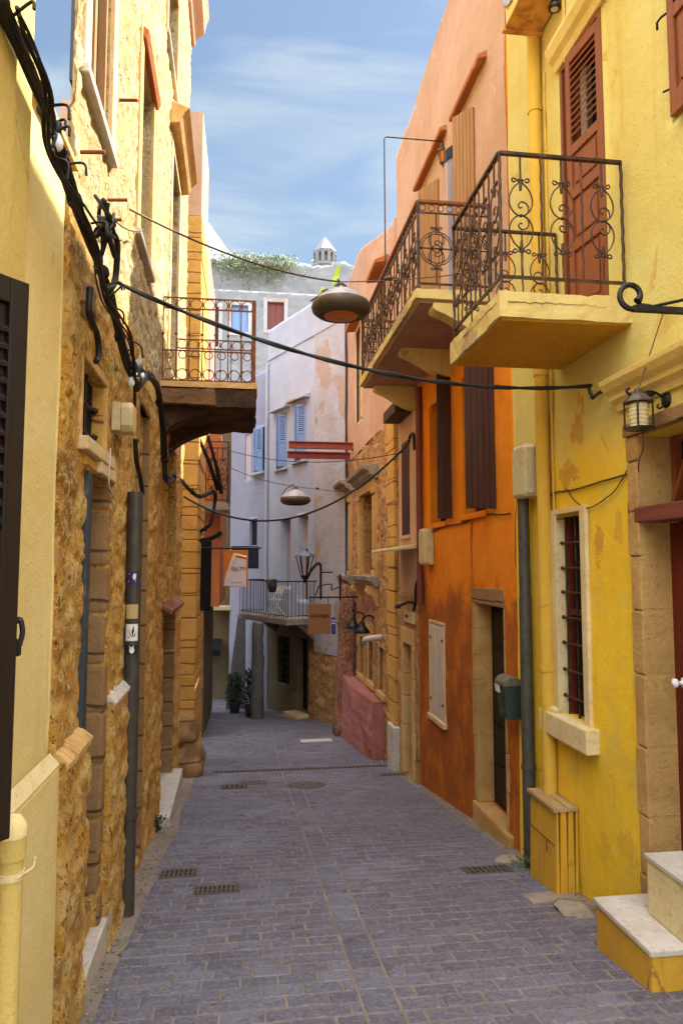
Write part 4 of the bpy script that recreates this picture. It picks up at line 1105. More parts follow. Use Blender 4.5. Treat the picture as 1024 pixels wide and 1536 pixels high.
# mailbox by the door
def mailbox():
    u = FR.hit(772,1045,.1)[0]; a = at(746,1018,u).x; z1 = at(760,1030,u).z; z0 = at(760,1080,u).z; u1 = u+.23
    T = thing('mailbox', V((XR,u,z0)), 'dark green metal mailbox with domed lid beside the door of the orange house', 'mailbox')
    x0 = XR-.205; x1 = XR-.03
    MB().hexa([V((x0+.03,u,z0)),V((x1,u,z0)),V((x1,u1,z0)),V((x0+.03,u1,z0)),V((x0,u,z1)),V((x1,u,z1)),V((x1,u1,z1)),V((x0,u1,z1))]).build('body', M['green_box'], T, bev=.01)
    prof = [(x0-.012-XR,z1),(x1-XR,z1)]; P = []
    for i in range(9): 
        t = math.pi*i/8; P.append(( (XR-(x0+x1)/2) - (x1-x0+.02)/2*math.cos(math.pi-t)*1.0, z1+.002+.085*math.sin(t)))
    MB().fprism(FR,P,u-.015,u1+.01).build('lid', M['green_lid'], T, bev=.004)
    MB().box(XR-.032,XR+.01,u+.03,u1-.03,z0+.1,z1-.02).build('bracket', M['black_iron'], T)
    MB().hexa([V((x0-.012,u+.08,z1-.07)),V((x0-.008,u+.08,z1-.07)),V((x0-.008,u+.2,z1-.07)),V((x0-.012,u+.2,z1-.07)),V((x0-.022,u+.08,z1+.0)),V((x0-.018,u+.08,z1)),V((x0-.018,u+.2,z1)),V((x0-.022,u+.2,z1))]).build('letter', M['white_mark'], T)
    MB().box(XR-.03,XR-.002,u-.16,u-.05,z0+.12,z0+.26).build('bell_box', M['black_iron'], T, bev=.008)
mailbox()
wall_wire(FR, [(768,771),(750,772),(735,771),(718,772),(705,780),(690,786),(670,789),(655,795),(648,800)], .008, 'dark wire strung along the orange wall under the brown shutters', 'cable', n=.02, wob=.012)
mb = MB().fbox(FR,FR.hit(709.5,840)[0]-.006,FR.hit(709.5,840)[0]+.006,FR.hit(709,888)[1],FR.hit(709,783)[1],.0,.03)
tag(mb.build('cable_duct', M['orange']), 'thin orange cable duct running down to the dark door of the orange house', 'cable duct')

# ------------------------------------------------------------------ right: salmon house
SE = FR.hit(597,700)[0]
H = thing('salmon_house', (3.6,(OE+SE)/2,gz(11.4)), 'narrow salmon house between the orange house and the carved stone front', 'house')
sdoor = FR.rect(609,621,966,1160,615); swin = FR.rect(603,614,662,803,609)
sdoor = (sdoor[0],sdoor[1],gz(11)-.02,sdoor[3])
bz = CAMH-.42
wall(FR, OE+.002, SE, bz, CAMH+7.4, [(*swin,.1)], M['salmon'], 'wall', H, .07, plaster_fn(8,.02), top=lambda u: CAMH+7.4)
wall(FR, OE+.004, SE, -2.3, bz-.001, [(*sdoor,.2)], M['stone_brown'], 'lower_wall', H, .05, stone_fn(3,.34,.3,.02,.015), n0=.02)
d = MB().fbox(FR,sdoor[0],sdoor[1],sdoor[2],sdoor[3],-.26,-.2).build('door', M['door_dark'], H)
j = MB(); v = sdoor[2]; i = 0
while v < sdoor[3]-.02:
    v2 = min(v+.36+.05*(i%3),sdoor[3]); j.fbox(FR,sdoor[1]-.003,sdoor[1]+.16+.05*(i%2),v+.004,v2-.004,-.19,.05); j.fbox(FR,sdoor[0]-.14-.04*(i%2),sdoor[0]+.003,v+.004,v2-.004,-.19,.05); v = v2; i += 1
j.fbox(FR,sdoor[0]-.15,sdoor[1]+.18,sdoor[3],sdoor[3]+.25,-.19,.055); j.build('jamb', M['frame_stone'], H, bev=.015)
MB().fbox(FR,swin[0],swin[1],swin[2],swin[3],-.12,-.101).build('window', M['glass_dark'], H)
um = (swin[0]+swin[1])/2
for a,b in ((swin[0]+.004,um-.003),(um+.003,swin[1]-.004)): MB().fbox(FR,a,b,swin[2],swin[3],-.04,.012).build('shutter', M['dark_wood'], H, bev=.005)
MB().fbox(FR,swin[0]-.05,swin[1]+.06,swin[2]-.06,swin[2],-.05,.04).build('sill', M['salmon'], H, bev=.008)
u = FR.hit(630,900,.06)[0]
dp = MB().tube([FR.P(u,CAMH+2.7,.06),FR.P(u,CAMH-.55,.06)],.05,10); dp.build('downspout', M['maroon'], H)
MB().fbox(FR,OE-.02,OE+.1,gz(11)-.1,CAMH+2.8,.003,.016).build('pilaster', M['rust_plaster'], H)
p = FR.rect(598,618,612,628,607); MB().fbox(FR,p[0],p[1],p[2],p[3],.0,.28).build('beam_end', M['dark_wood'], H, bev=.008)
a = FR.hit(622,818); MB().fprism(FR,[(0,a[1]+.02),(.5,a[1]-.06),(.5,a[1]-.1),(0,a[1]-.05)],FR.hit(614,818)[0]-.5,FR.hit(600,820)[0]).build('hood', M['white_sill'], H, bev=.01)
jb = (FR.hit(642,820,.08)[0], FR.hit(624,820,.08)[0], FR.hit(632,847,.08)[1], FR.hit(632,795,.08)[1])
junction_box(FR, (jb[0],jb[0]+.3,jb[2],jb[3]), .15, 'cream junction box between the white shutters and the blue street plate', 'box_cream')
wall_wire(FR,[(633,848),(633,862),(628,880),(627,905),(624,915)], .022,'thick black cable dropping from the cream junction box to a plaque lamp','cable',n=.05)
p = FR.rect(598.5,604,889,915,601); 
o = MB().fbox(FR,p[0],p[1],p[2],p[3],.0,.02).build('street_plate', M['blue_plate'], bev=.006)
mb = MB()
for k in range(3):
    mb.fbox(FR,p[0]+.06,p[1]-.06,p[3]-.1-k*.1,p[3]-.06-k*.1,.02,.023)
mb.build('lettering', M['white_mark'], o); tag(o,'small blue enamel street plate with white lettering on the salmon wall','street sign')
p = FR.rect(611.5,626,917,934,618); 
T = thing('plaque', FR.P(p[0],p[2],0), 'cream plaque under a black gooseneck lamp on the salmon wall', 'plaque')
MB().fbox(FR,p[0],p[1],p[2],p[3],.04,.06).build('board', M['plaque'], T)
mb = MB(); mb.fbox(FR,p[0]+.4,p[1]-.08,(p[2]+p[3])/2-.02,(p[2]+p[3])/2+.03,.06,.063); mb.build('lettering',M['ink'],T)
mb = MB().tube(crom([FR.P(p[0],p[3]+.12,0),FR.P(p[0]+.1,p[3]+.16,.1),FR.P(p[0]+.4,p[3]+.1,.16),FR.P(p[1],p[3]+.07,.18)],4),.025,6); mb.lathe([(.02,.06),(.05,.03),(.06,0)],FR.P(p[1],p[3]+.03,.17),8); mb.build('lamp',M['black_iron'],T)
def quadcol(mb,c0,w0,d0,c1,w1,d1):
    lo = [c0+V((a*w0/2,b*d0/2,0)) for a,b in ((-1,-1),(1,-1),(1,1),(-1,1))]; hi = [c1+V((a*w1/2,b*d1/2,0)) for a,b in ((-1,-1),(1,-1),(1,1),(-1,1))]
    mb.hexa(lo+hi)
# ------------------------------------------------------------------ right: carved stone front
H = thing('carved_stone_house', (3.8,15.2,gz(15)), 'old stone front with carved window cornices and salmon plaster above, beyond the salmon house', 'house')
CE = 18.25
sb = CAMH+2.68
w1 = FR.rect(545,564,738,862,556); w2 = FR.rect(517,527,752,862,522)
bws = [FR.rect(569,576,972,1038,573), FR.rect(553,560,962,1022,556), FR.rect(540,546,955,1012,543)]
wall(FR, SE+.003, CE, -2.9, sb, [(*w1,.3),(*w2,.3)]+[(*b,.2) for b in bws], M['stone_brown'], 'wall', H, .055, stone_fn(9,.3,.2,.04,.03), back=3.0)
ctop = lambda u: CAMH+6.25+max(0,min(1.2,(u-12.2)*.34))
upw = (15.6,16.3,CAMH+3.4,CAMH+5.6); upw2 = (12.6,13.3,CAMH+3.9,CAMH+5.6)
wall(FR, SE+.004, CE, sb+.001, CAMH+8, [(*upw,.25),(*upw2,.25)], M['salmon'], 'upper_plaster', H, .08, plaster_fn(12,.02), back=3.0, top=ctop, vs=CAMH+5.7, n0=.03)
for q in (upw,upw2):
    w = MB().fbox(FR,q[0],q[1],q[2],q[3],-.3,-.251).build('window', M['glass_dark'], H)
    f = MB(); frame_boxes(f,FR,q,.1,-.02,.06,'lrt'); f.build('frame', M['frame_pale'], w, bev=.01)
    MB().fprism(FR,[(0,q[3]+.1),(.28,q[3]+.06),(.3,q[3]+.12),(0,q[3]+.26)],q[0]-.15,q[1]+.15).build('hood', M['rust_plaster'], H, bev=.01)
def carved(q, shut=True):
    w = MB().fbox(FR,q[0],q[1],q[2],q[3],-.36,-.301).build('window', M['glass_dark'], H)
    f = MB()
    for a,b in ((q[0]-.28,q[0]),(q[1],q[1]+.28)):
        f.fbox(FR,a,b,q[2]-.02,q[3],-.02,.07); f.fbox(FR,a+.05,b-.05,q[2]+.15,q[3]-.15,.07,.1); f.fbox(FR,a-.02,b+.02,q[3]-.1,q[3],.07,.12); f.fbox(FR,a-.02,b+.02,q[2]-.02,q[2]+.1,.07,.12)
    f.fbox(FR,q[0]-.28,q[1]+.28,q[3],q[3]+.18,-.02,.09); f.build('frame', M['frame_stone'], w, bev=.012)
    z = q[3]+.18
    MB().fprism(FR,[(0,z),(.1,z),(.13,z+.05),(.2,z+.08),(.22,z+.14),(.34,z+.18),(.36,z+.25),(0,z+.3)],q[0]-.38,q[1]+.38).build('cornice', M['concrete'], w, bev=.012)
    z = q[2]-.02
    MB().fprism(FR,[(0,z-.2),(.12,z-.2),(.16,z-.12),(.26,z-.09),(.28,z),(0,z)],q[0]-.42,q[1]+.42).build('sill', M['concrete'], w, bev=.012)
    for u in (q[0]-.2,q[1]+.2):
        k = MB(); k.fprism(FR,[(0,z-.62),(.05,z-.6),(.1,z-.45),(.22,z-.3),(.24,z-.2),(0,z-.2)],u-.1,u+.1)
        k.lathe([(.07,-.11),(.07,.11)],FR.P(u,z-.3,.19),12,FR.U); k.build('console', M['frame_stone'], w, bev=.01)
carved(w1); carved(w2)
sh = MB().fbox(FR,w1[0]+.08,w1[0]+.6,w1[2]+.3,w1[3]-.7,-.3,-.27); sh.build('shutter', M['door_dark'], H)
for q in bws:
    w = MB().fbox(FR,q[0],q[1],q[2],q[3],-.26,-.201).build('basement_window', M['door_red'], H)
    f = MB(); frame_boxes(f,FR,q,.1,-.02,.02,'lrt'); f.build('frame', M['frame_stone'], w, bev=.012)
    MB().fbox(FR,q[0]-.2,q[1]+.2,q[2]-.12,q[2],-.05,.06).build('sill', M['frame_stone'], w, bev=.015)
# pink patches of old wash: thin ragged render skins
for (pxa,pxb,pyt,pyb,ref,mat) in ((530,562,882,925,545,'pink'),(512,532,900,1040,522,'pink')):
    q = FR.rect(pxa,pxb,pyt,pyb,ref)
    wall(FR,q[0],q[1],q[2],q[3],[],M['stone_pink'],'old_wash',H,.07,stone_fn(9,.3,.2,.04,.03),back=0,n0=.012)
cs = MB(); z = gz(12.1)-.1; i = 0
while z < sb-.01:
    z2 = min(z+.42+.1*(i%3), sb); cs.fbox(FR,SE+.02,SE+.62+.12*(i%2),z+.003,z2-.003,.0,.075+.006*(i%2)); z = z2; i += 1
cs.build('corner_stones', M['ashlar'], H, bev=.02)
# white step, dome lamps, planter, post
a = on_ground(590,1150); q = FR.rect(590,606,1106,1150,598)
mb = MB(); mb.hexa([V((x,y,z)) for z in (gz(12.5)-.2,FR.hit(598,1108,.2)[1]) for x,y in ((XR-.14,SE-.12),(XR+.02,SE-.12),(XR+.02,SE+.4),(XR-.14,SE+.4))])
tag(mb.build('marble_step', M['marble'], bev=.015), 'tall white marble step at the salmon house, beyond its doorway', 'step')
LG = 'dome lamps over the basement windows'
lab = ['black dome wall lamp nearest the salmon house over the basement windows','middle black dome lamp of the row over the basement windows','farthest black dome lamp of the row, above the pink planter']
for i,(px,py) in enumerate(((558,945),(543,938),(528,932))):
    u = FR.hit(px+5,py)[0]; p = FR.P(u,FR.hit(px,py)[1]+.22,0); c = p+V((-.28,-.0,-.12))
    mb = MB(); mb.tube(crom([p,p+V((-.1,0,.1)),p+V((-.24,0,.08)),c+V((0,0,.1))],4),.018,6); mb.lathe([(.06,0),(.06,.03)],p,10,FR.N); mb.build
    T = thing('dome_lamp', p, lab[i], 'wall lamp', LG); mb.build('arm', M['black_iron'], T)
    s = MB(); s.lathe([(.03,.12),(.05,.08),(.06,.02),(.13,-.04),(.17,-.12),(.165,-.125),(.03,-.03)],c,16); s.build('shade', M['black_iron'], T)
    MB().blob(c+V((0,0,-.09)),.045,1,.05,1).build('bulb', M['bulb'], T)
mb = MB().tube(crom([FR.P(13.4,FR.hit(570,958)[1]+.05,.0),FR.P(13.5,FR.hit(570,958)[1]+.02,.2),FR.P(13.7,FR.hit(565,958)[1],.3),FR.P(13.95,FR.hit(560,960)[1]-.02,.25)],5),[.06]*10+[.045]*6,8)
tag(mb.build('stone_spout', M['marble']),'white curved spout jutting from the wall beside the dome lamps','spout')
def planter():
    y0 = on_ground(569,1140).y; y1 = y0+3.9; xa, xb = XR-.22, XR-.42
    zt = at(567,1052,y0).z
    mb = MB(); n = 26; m = 16
    for i in range(n+1):
        for j in range(m+1):
            y = y0+(y1-y0)*i/n; z = gz(y)-.08+(zt-gz(y)+.08)*j/m; b = .05*noise.fractal(V((y*1.5,z*1.5,2)),1,2,3)
            course = .012*math.sin(z*28+noise.noise(V((y,z,3)))*2)
            mb.v.append(V((xa+(xb-xa)*i/n+b+course+.12*(1-j/m)*-1*.3, y, z-(.05*abs(noise.noise(V((y*2,1,1)))) if j==m else 0))))
    for i in range(n):
        for j in range(m):
            a = i*(m+1)+j; mb.f.append([a,a+1,a+m+2,a+m+1]); mb.sm.append(True)
    b0 = len(mb.v)
    for i in range(n+1): mb.v.append(V((XR+.05,y0+(y1-y0)*i/n,zt-.04)))
    for i in range(n): mb.f.append([i*(m+1)+m,b0+i,b0+i+1,(i+1)*(m+1)+m]); mb.sm.append(False)
    c0 = len(mb.v)
    for j in range(m+1): mb.v.append(V((XR+.05,y0,mb.v[j].z)))
    for j in range(m): mb.f.append([j,c0+j,c0+j+1,j+1]); mb.sm.append(False)
    tag(mb.build('planter_wall', M['pink']),'low pink plastered wall box built against the foot of the carved stone house','wall')
planter()
P = on_ground(508,1103); mb = MB(); k = 10
zt = at(508,880,P.y).z
prof = []
for i in range(13):
    t = i/12; prof.append((.21-.09*t+.03*noise.noise(V((t*4,1,2))), gz(P.y)-.1+(zt-gz(P.y)+.1)*t))
quadcol(mb,V((P.x+.1,P.y+.1,gz(P.y)-.1)),.40,.5,V((P.x+.2,P.y+.2,zt)),.22,.3)
bm_ = bmesh.new(); vs_ = [bm_.verts.new(q) for q in mb.v]
for f_ in mb.f: bm_.faces.new([vs_[i] for i in f_])
bmesh.ops.subdivide_edges(bm_, edges=bm_.edges[:], cuts=9, use_grid_fill=True); bm_.verts.index_update()
mb = MB(); mb.add([v.co.copy() for v in bm_.verts],[[v.index for v in f_.verts] for f_ in bm_.faces],True); bm_.free()
for i,v in enumerate(mb.v): mb.v[i] = v+noise.noise_vector(v*2.5)*.05
tag(mb.build('buttress', M['stone_pink']),'tall pinkish tapering corner buttress at the end of the pink planter wall','buttress')
p = on_ground(507,1104); tag(MB().lathe([(.1,-.05),(.1,.95),(.07,1.05),(.001,1.08)],(p.x+.2,p.y-.35,gz(p.y-.35)),12).build('bollard', M['red_plastic']),'short dark red post at the far end of the pink planter wall','bollard')
# red steel beams
for i,(pxa,pxb,py,h) in enumerate(((433,520,667,.17),(431,508,682,.17))):
    y = 17.0+.5*i; a = at(pxa,py,y); 
    mb = MB(); z = a.z; x0, x1 = a.x, XR+.05; hh = h/2
    mb.box(x0,x1,y-.06,y+.06,z+hh-.02,z+hh); mb.box(x0,x1,y-.06,y+.06,z-hh,z-hh+.02); mb.box(x0,x1,y-.008,y+.008,z-hh+.02,z+hh-.02)
    mb.build('steel_beam', M['red_steel'], H)
# street lantern bracket and the two hanging signs
def street_lantern():
    y = 16.2; c = at(457,838,y); zt = c.z+.18; b = at(481,852,y); ar = at(510,890,y)
    T = thing('street_lantern', V((XR,y,at(500,895,y).z)), 'black street lantern with blue-grey hood on an iron wall bracket above the wooden sign', 'street lamp')
    x0 = at(463,896,y).x; zb = at(480,896,y).z
    mb = MB(); mb.bar(V((x0,y,zb)),V((XR+.02,y,zb)),.035); mb.bar(V((b.x,y,zb-.05)),V((b.x,y,b.z+.1)),.05); mb.bar(V((ar.x,y,at(1,862,y).z)),V((ar.x,y,zb-.08)),.04)
    mb.tube(crom([V((x0+.15,y,zb+.03)),V((x0+.22,y,zb+.22)),V((b.x,y,zb+.27)),V((b.x+.25,y,zb+.3)),V((ar.x-.2,y,zb+.18)),V((ar.x,y,zb+.25))],5),.016,6)
    mb.tube(crom([V((b.x,y,b.z+.05)),V((b.x-.06,y,b.z+.11)),V((b.x-.2,y,b.z-.02)),V((c.x+.05,y,c.z-.45)),V((c.x,y,c.z-.42))],5),.035,6)
    mb.bar(V((b.x,y,b.z-.1)),V((b.x+.28,y,b.z-.1)),.03); mb.build('bracket', M['black_iron'], T)
    ho = MB(); ho.lathe([(.02,.13),(.05,.09),(.12,.07),(.24,0),(.255,-.03),(.2,-.035)],V((c.x,y,zt-.1)),8,smooth=False); ho.build('hood', M['blue_grey'], T)
    fr = MB()
    for i in range(6):
        a = 2*math.pi*i/6; fr.tube([V((c.x+.2*math.cos(a),y+.2*math.sin(a),zt-.13)),V((c.x+.09*math.cos(a),y+.09*math.sin(a),zt-.56))],.012,5)
    fr.lathe([(.1,-.56),(.1,-.6),(.04,-.66),(.03,-.74)],V((c.x,y,zt)),8); fr.build('frame', M['black_iron'], T)
    # wooden board sign hanging from the bracket
    s = MB(); L, R_ = at(462,905,y).x, at(496,905,y).x; z1 = at(480,906,y).z; z0 = at(480,951,y).z
    s.box(L,R_,y-.02,y+.02,z0,z1); o = s.build('hanging_sign', M['wood_sign'], bev=.006)
    t = MB(); w = R_-L; text_into(t,'concept',w*.26,lambda u,v,d: V(((L+R_)/2+u,y-.023+d,z0+(z1-z0)*.62+v))); t.build('lettering', M['ink'], o)
    ch = MB()
    for x in (L+.06,R_-.06): ch.tube([V((x,y,z1-.01)),V((x,y,zb))],.008,5)
    ch.build('chain', M['black_iron'], o)
    tag(o,'brown wooden hanging sign lettered concept under the street lantern','sign')
    y2 = 17.4; L, R_ = at(497,930,y2).x, at(503,930,y2).x
    o = MB().box(L,R_,y2-.015,y2+.015,at(1,958,y2).z,at(1,931,y2).z).build('blue_sign', M['blue_plate'], bev=.006)
    m = MB(); z = at(1,931,y2).z
    for k in range(2): m.box(L+.01,R_-.01,y2-.019,y2-.0155,z-.09-k*.07,z-.06-k*.07)
    m.build('lettering', M['white_mark'], o); tag(o,'narrow blue sign right behind the brown wooden hanging sign','sign')
street_lantern()

# ------------------------------------------------------------------ lilac house closing the lane
FW = Frame((2.41,18.05,0),(-.415,.91,0),(-.91,-.415,0))
H = thing('lilac_house', FW.P(3.6,gz(21),-2), 'tall lilac-white house with blue shutters closing the end of the lane', 'house')
def fr_(a,b,c,d,ref=None): return FW.rect(a,b,c,d,ref)
s1 = fr_(415,430,622,702,422); s2 = fr_(442,459,607,690,450); s3 = fr_(381,394,642,708,387)
d1 = fr_(420,436,778,880,428); d2 = fr_(446,462,772,900,454); s4 = fr_(365,374,650,720,370); s5 = fr_(372,383,778,818,378)
g1 = fr_(414,432,955,1026,423); g2 = fr_(443,459,957,1068,451)
zf = FW.hit(450,925)[1]
uq = FW.hit(401,700)[0]; UE = FW.hit(345,800)[0]+.1
ztop = FW.hit(401,497)[1]
wall(FW, 0.0, uq, zf, ztop, [(*s1,.14),(*s2,.14),(*d1,.25),(*d2,.25)], M['lavender'], 'wall', H, .09, plaster_fn(21,.015), back=3.0)
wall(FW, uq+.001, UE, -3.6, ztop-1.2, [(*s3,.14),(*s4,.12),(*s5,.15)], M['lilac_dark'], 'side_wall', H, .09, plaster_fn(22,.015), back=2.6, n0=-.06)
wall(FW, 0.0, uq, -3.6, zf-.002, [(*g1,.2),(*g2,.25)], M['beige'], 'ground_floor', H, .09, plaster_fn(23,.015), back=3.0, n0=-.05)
e1 = FW.hit(472,700)[0]
wall(FW, -.25, e1, zf-.9, ztop-.9, [], M['worn_white'], 'bare_render', H, .08, plaster_fn(24,.02), back=0, n0=.02)
wall(FW, -.25, FW.hit(464,1000)[0]-.02, -3.6, zf-.91, [], M['stone_brown'], 'stone_base', H, .06, stone_fn(31,.4,.25,.04,.03), back=0, n0=.02)
MB().fprism(FW,[(0,ztop-1.02),(.035,ztop-1.0),(.035,ztop-.95),(0,ztop-.93)],0,uq).build('string_course', M['lavender'], H)
dp = MB(); dp.tube([FW.P(uq-.05,ztop-1.1,.06),FW.P(uq-.05,zf-.2,.06)],.05,10); dp.build('downspout', M['lavender'], H)
def blue_window(q, ajar):
    w = MB().fbox(FW,q[0],q[1],q[2],q[3],-.2,-.141).build('window', M['glass_dark'], H)
    um = (q[0]+q[1])/2
    for (ua,ub,sgn) in ((q[1],um,1),(q[0],um,-1)):
        a = FW.P(ua,0,.0); L = abs(ub-ua)-.01; ang = ajar
        b = FW.P(ua-sgn*L*math.cos(ang),0,L*math.sin(ang)*.9+.01)
        mid = q[2]+(q[3]-q[2])*.45
        panel_leaf(H,(a.x,a.y),(b.x,b.y),q[2]+.02,q[3]-.03,.035,(mid+.1,q[3]-.12),(mid,),n=12,mat='blue_wood',facing=-1 if sgn>0 else 1)
    MB().fbox(FW,q[0]-.1,q[1]+.1,q[2]-.09,q[2],-.1,.08).build('sill', M['lavender'], w, bev=.01)
blue_window(s1,.5); blue_window(s2,.45); blue_window(s3,.3)
for q in (s1,s2): MB().fprism(FW,[(0,q[3]+.12),(.22,q[3]+.1),(.22,q[3]+.16),(0,q[3]+.24)],q[0]-.22,q[1]+.22).build('hood', M['worn_white'], H, bev=.01)
for q,mat in ((s4,'lilac_wood'),(s5,'glass_dark')): MB().fbox(FW,q[0],q[1],q[2],q[3],-.2,-.1 if q is s4 else -.16).build('window', M[mat], H)
w = MB().fbox(FW,d1[0],d1[1],d1[2],d1[3],-.3,-.251).build('balcony_door', M['lilac_wood'], H)
w = MB().fbox(FW,d2[0],d2[1],d2[2],d2[3],-.3,-.251).build('balcony_door', M['brown_wood'], H)
zm = d2[2]+(d2[3]-d2[2])*.62
MB().fbox(FW,d2[0]+.06,d2[1]-.06,zm,d2[3]-.1,-.25,-.24).build('pane', M['curtain'], w)
f = MB(); frame_boxes(f,FW,(d2[0]+.05,d2[1]-.05,d2[2],d2[3]-.05),.05,-.25,-.18,'lrt'); f.fbox(FW,d2[0]+.045,d2[1]-.045,zm-.06,zm,-.25,-.2); f.build('frame', M['lilac_wood'], w)
q = g1; w = MB().fbox(FW,q[0],q[1],q[2],q[3],-.3,-.255).build('window', M['dark'], H)
b = MB()
for i in range(6): u = q[0]+(q[1]-q[0])*(i+.5)/6; b.tube([FW.P(u,q[2],-.1),FW.P(u,q[3],-.1)],.012,5)
for i in range(6): v = q[2]+(q[3]-q[2])*(i+.5)/6; b.tube([FW.P(q[0],v,-.1),FW.P(q[1],v,-.1)],.01,5)
b.build('window_bars', M['black_iron'], w)
q = g2; d = MB().fbox(FW,q[0],q[1],q[2],q[3],-.35,-.29).build('door', M['door_dark'], H)
p = MB()
for i in range(3): p.fbox(FW,q[0]+.1,q[1]-.1,q[2]+.2+i*.65,q[2]+.72+i*.65,-.29,-.27)
p.build('door_panel', M['door_dark'], d, bev=.01)
MB().lathe([(.03,0),(.03,.05)],FW.P(q[0]+.12,q[2]+1.0,-.27),8,FW.N).build('handle', M['white_mark'], d)
mb = MB(); mb.fbox(FW,q[0]-.5,q[1]+.35,-3.4,q[2]-.16,-.06,.75); mb.fbox(FW,q[0]-.15,q[1]+.1,-3.4,q[2]-.01,-.2,.35); mb.build('doorstep', M['frame_pale'], H, bev=.02)
# balcony
bu0, bu1 = FW.hit(500,905)[0], FW.hit(385,905)[0]
bu0 = 1.15; bu1 = 4.3; pr = .95; zs = at(412,914,19.3).z
zs = zf+.02
LB = MB().fbox(FW,bu0,bu1,zs-.16,zs,0,pr).build('balcony', M['concrete'], H, bev=.015)
r = MB(); zt = zs+1.0
for a,b in (((bu0+.03,.0),(bu0+.03,pr-.04)),((bu0+.03,pr-.04),(bu1-.03,pr-.04)),((bu1-.03,pr-.04),(bu1-.03,0))):
    A,B = FW.P(a[0],zs,a[1]),FW.P(b[0],zs,b[1]); L = (B-A).length; n = max(3,int(L/.11))
    r.bar(A+V((0,0,1.0)),B+V((0,0,1.0)),.03); r.bar(A+V((0,0,.08)),B+V((0,0,.08)),.02)
    for i in range(n+1): p = A.lerp(B,i/n); r.bar(p,p+V((0,0,1.0)),.014)
r.build('railing', M['black_iron'], LB)
for u in (bu0+.3,bu1-.5): MB().fprism(FW,[(0,zs-.6),(.1,zs-.5),(.5,zs-.16),(0,zs-.16)],u-.08,u+.08).build('corbel', M['concrete'], LB)
# folding chair and pot on that balcony
c = FW.P(2.6,zs,.55)
T = thing('folding_chair', c, 'white folding chair on the balcony of the lilac house', 'chair')
fx = MB()
for s in (-.2,.2):
    o_ = FW.U*s; fx.bar(c+o_+FW.N*.22,c+o_-FW.N*.2+V((0,0,.85)),.02); fx.bar(c+o_-FW.N*.22,c+o_+FW.N*.2+V((0,0,.46)),.02)
fx.build('frame', M['white_mark'], T); MB().hexa([c+FW.U*a+FW.N*b+V((0,0,z)) for z in (.45,.475) for a,b in ((-.2,-.18),(.2,-.18),(.2,.2),(-.2,.2))]).build('seat', M['white_wood'], T)
MB().hexa([c+FW.U*a-FW.N*b+V((0,0,z)) for z,b0 in ((.62,.1),(.85,.2)) for a,b in ((-.2,b0),(.2,b0),(.2,b0+.02),(-.2,b0+.02))]).build('backrest', M['white_wood'], T)
c = FW.P(1.9,zs,pr+.06); T = thing('flower_pot', c+V((0,0,.72)), 'purple flower pot hooked on the balcony railing of the lilac house', 'flower pot')
MB().lathe([(.001,.7),(.09,.7),(.13,.95),(.12,.955),(.11,.9),(.001,.9)],c,14).build('pot', plain('plum_pot',(.06,.02,.05)), T)
mb = MB(); rr = random.Random(8)
for i in range(60):
    p = c+V((rr.gauss(0,.05),rr.gauss(0,.05),.92)); mb.add([p,p+V((rr.gauss(0,.03),rr.gauss(0,.03),.06)),p+V((rr.gauss(0,.04),rr.gauss(0,.04),.14))],[(0,1,2)])
mb.build('foliage', M['leaf'], T, recalc=False)
# dark pillars under it
for px,w_,mat in ((386,.2,'stone_pale'),):
    p = on_ground(px,1080 if px>370 else 1072); z1 = zs-.16 if px > 370 else FW.hit(368,925)[1]
    mb = MB(); k=10
    for i in range(14):
        t = i/13; 
    prof = [(w_*(1-.25*i/13)+.04*noise.noise(V((i*.7,px,1))), gz(p.y)-.1+(z1-gz(p.y)+.1)*i/13) for i in range(14)]
    mb.lathe(prof,V((p.x,p.y+.3,0)),9); 
    for i,v in enumerate(mb.v): mb.v[i] = v+noise.noise_vector(v*3)*.04
    mb.build('pillar', M['shaded_stone'], H)
# stone buttress with a potted shrub before it
p = on_ground(348,1064); mb = MB(); zt = at(352,925,p.y).z; zb = gz(p.y)-.1
quadcol(mb,V((p.x+.1,p.y+.4,zb)),.62,.8,V((p.x+.26,p.y+.75,zt)),.24,.3)
tag(mb.build('stone_buttress', M['shaded_stone'], bev=.03), 'grey tapering stone buttress leaning at the far turn of the lane', 'buttress')
def pot_plant(px,py,label,h=.9,w=.32,n=500,seed=1,pot=True,mat='leaf_dark'):
    p = on_ground(px,py); T = thing('potted_shrub', V((p.x,p.y,gz(p.y))), label, 'plant'); r = random.Random(seed)
    if pot: MB().lathe([(.001,0),(.13,0),(.18,.3),(.19,.33),(.16,.33),(.15,.27),(.001,.27)],(p.x,p.y,gz(p.y)),14).build('pot', M['dark_pipe'], T)
    mb = MB()
    for i in range(n):
        a = r.random()*6.28; t = r.random(); d = w*math.sqrt(r.random())*(1-.4*t); q = V((p.x+d*math.cos(a),p.y+d*math.sin(a),gz(p.y)+(.3 if pot else .05)+h*t)); s = r.uniform(.03,.06)
        dv = V((r.gauss(0,1),r.gauss(0,1),r.gauss(0,.8))).normalized(); sv = dv.orthogonal().normalized()
        mb.add([q,q+dv*s+sv*s*.5,q+dv*s*2,q+dv*s-sv*s*.5],[(0,1,2,3)])
    mb.build('foliage', M[mat], T, recalc=False)
    st = MB()
    for i in range(5): a = i*1.3; st.tube([V((p.x,p.y,gz(p.y)+.2)),V((p.x+.15*math.cos(a),p.y+.15*math.sin(a),gz(p.y)+.3+h*.7))],.012,5)
    st.build('stems', M['dark_wood'], T)
pot_plant(352,1069,'dark leafy shrub in a pot before the grey stone buttress',.85,.3,700,2)
pot_plant(376,1075,'dark shrub in a pot between the stone buttress and the pillar under the balcony',1.0,.26,600,3)
pot_plant(294,1098,'tall dark plant beside the stone pier on the left at the far end',1.1,.14,600,4)

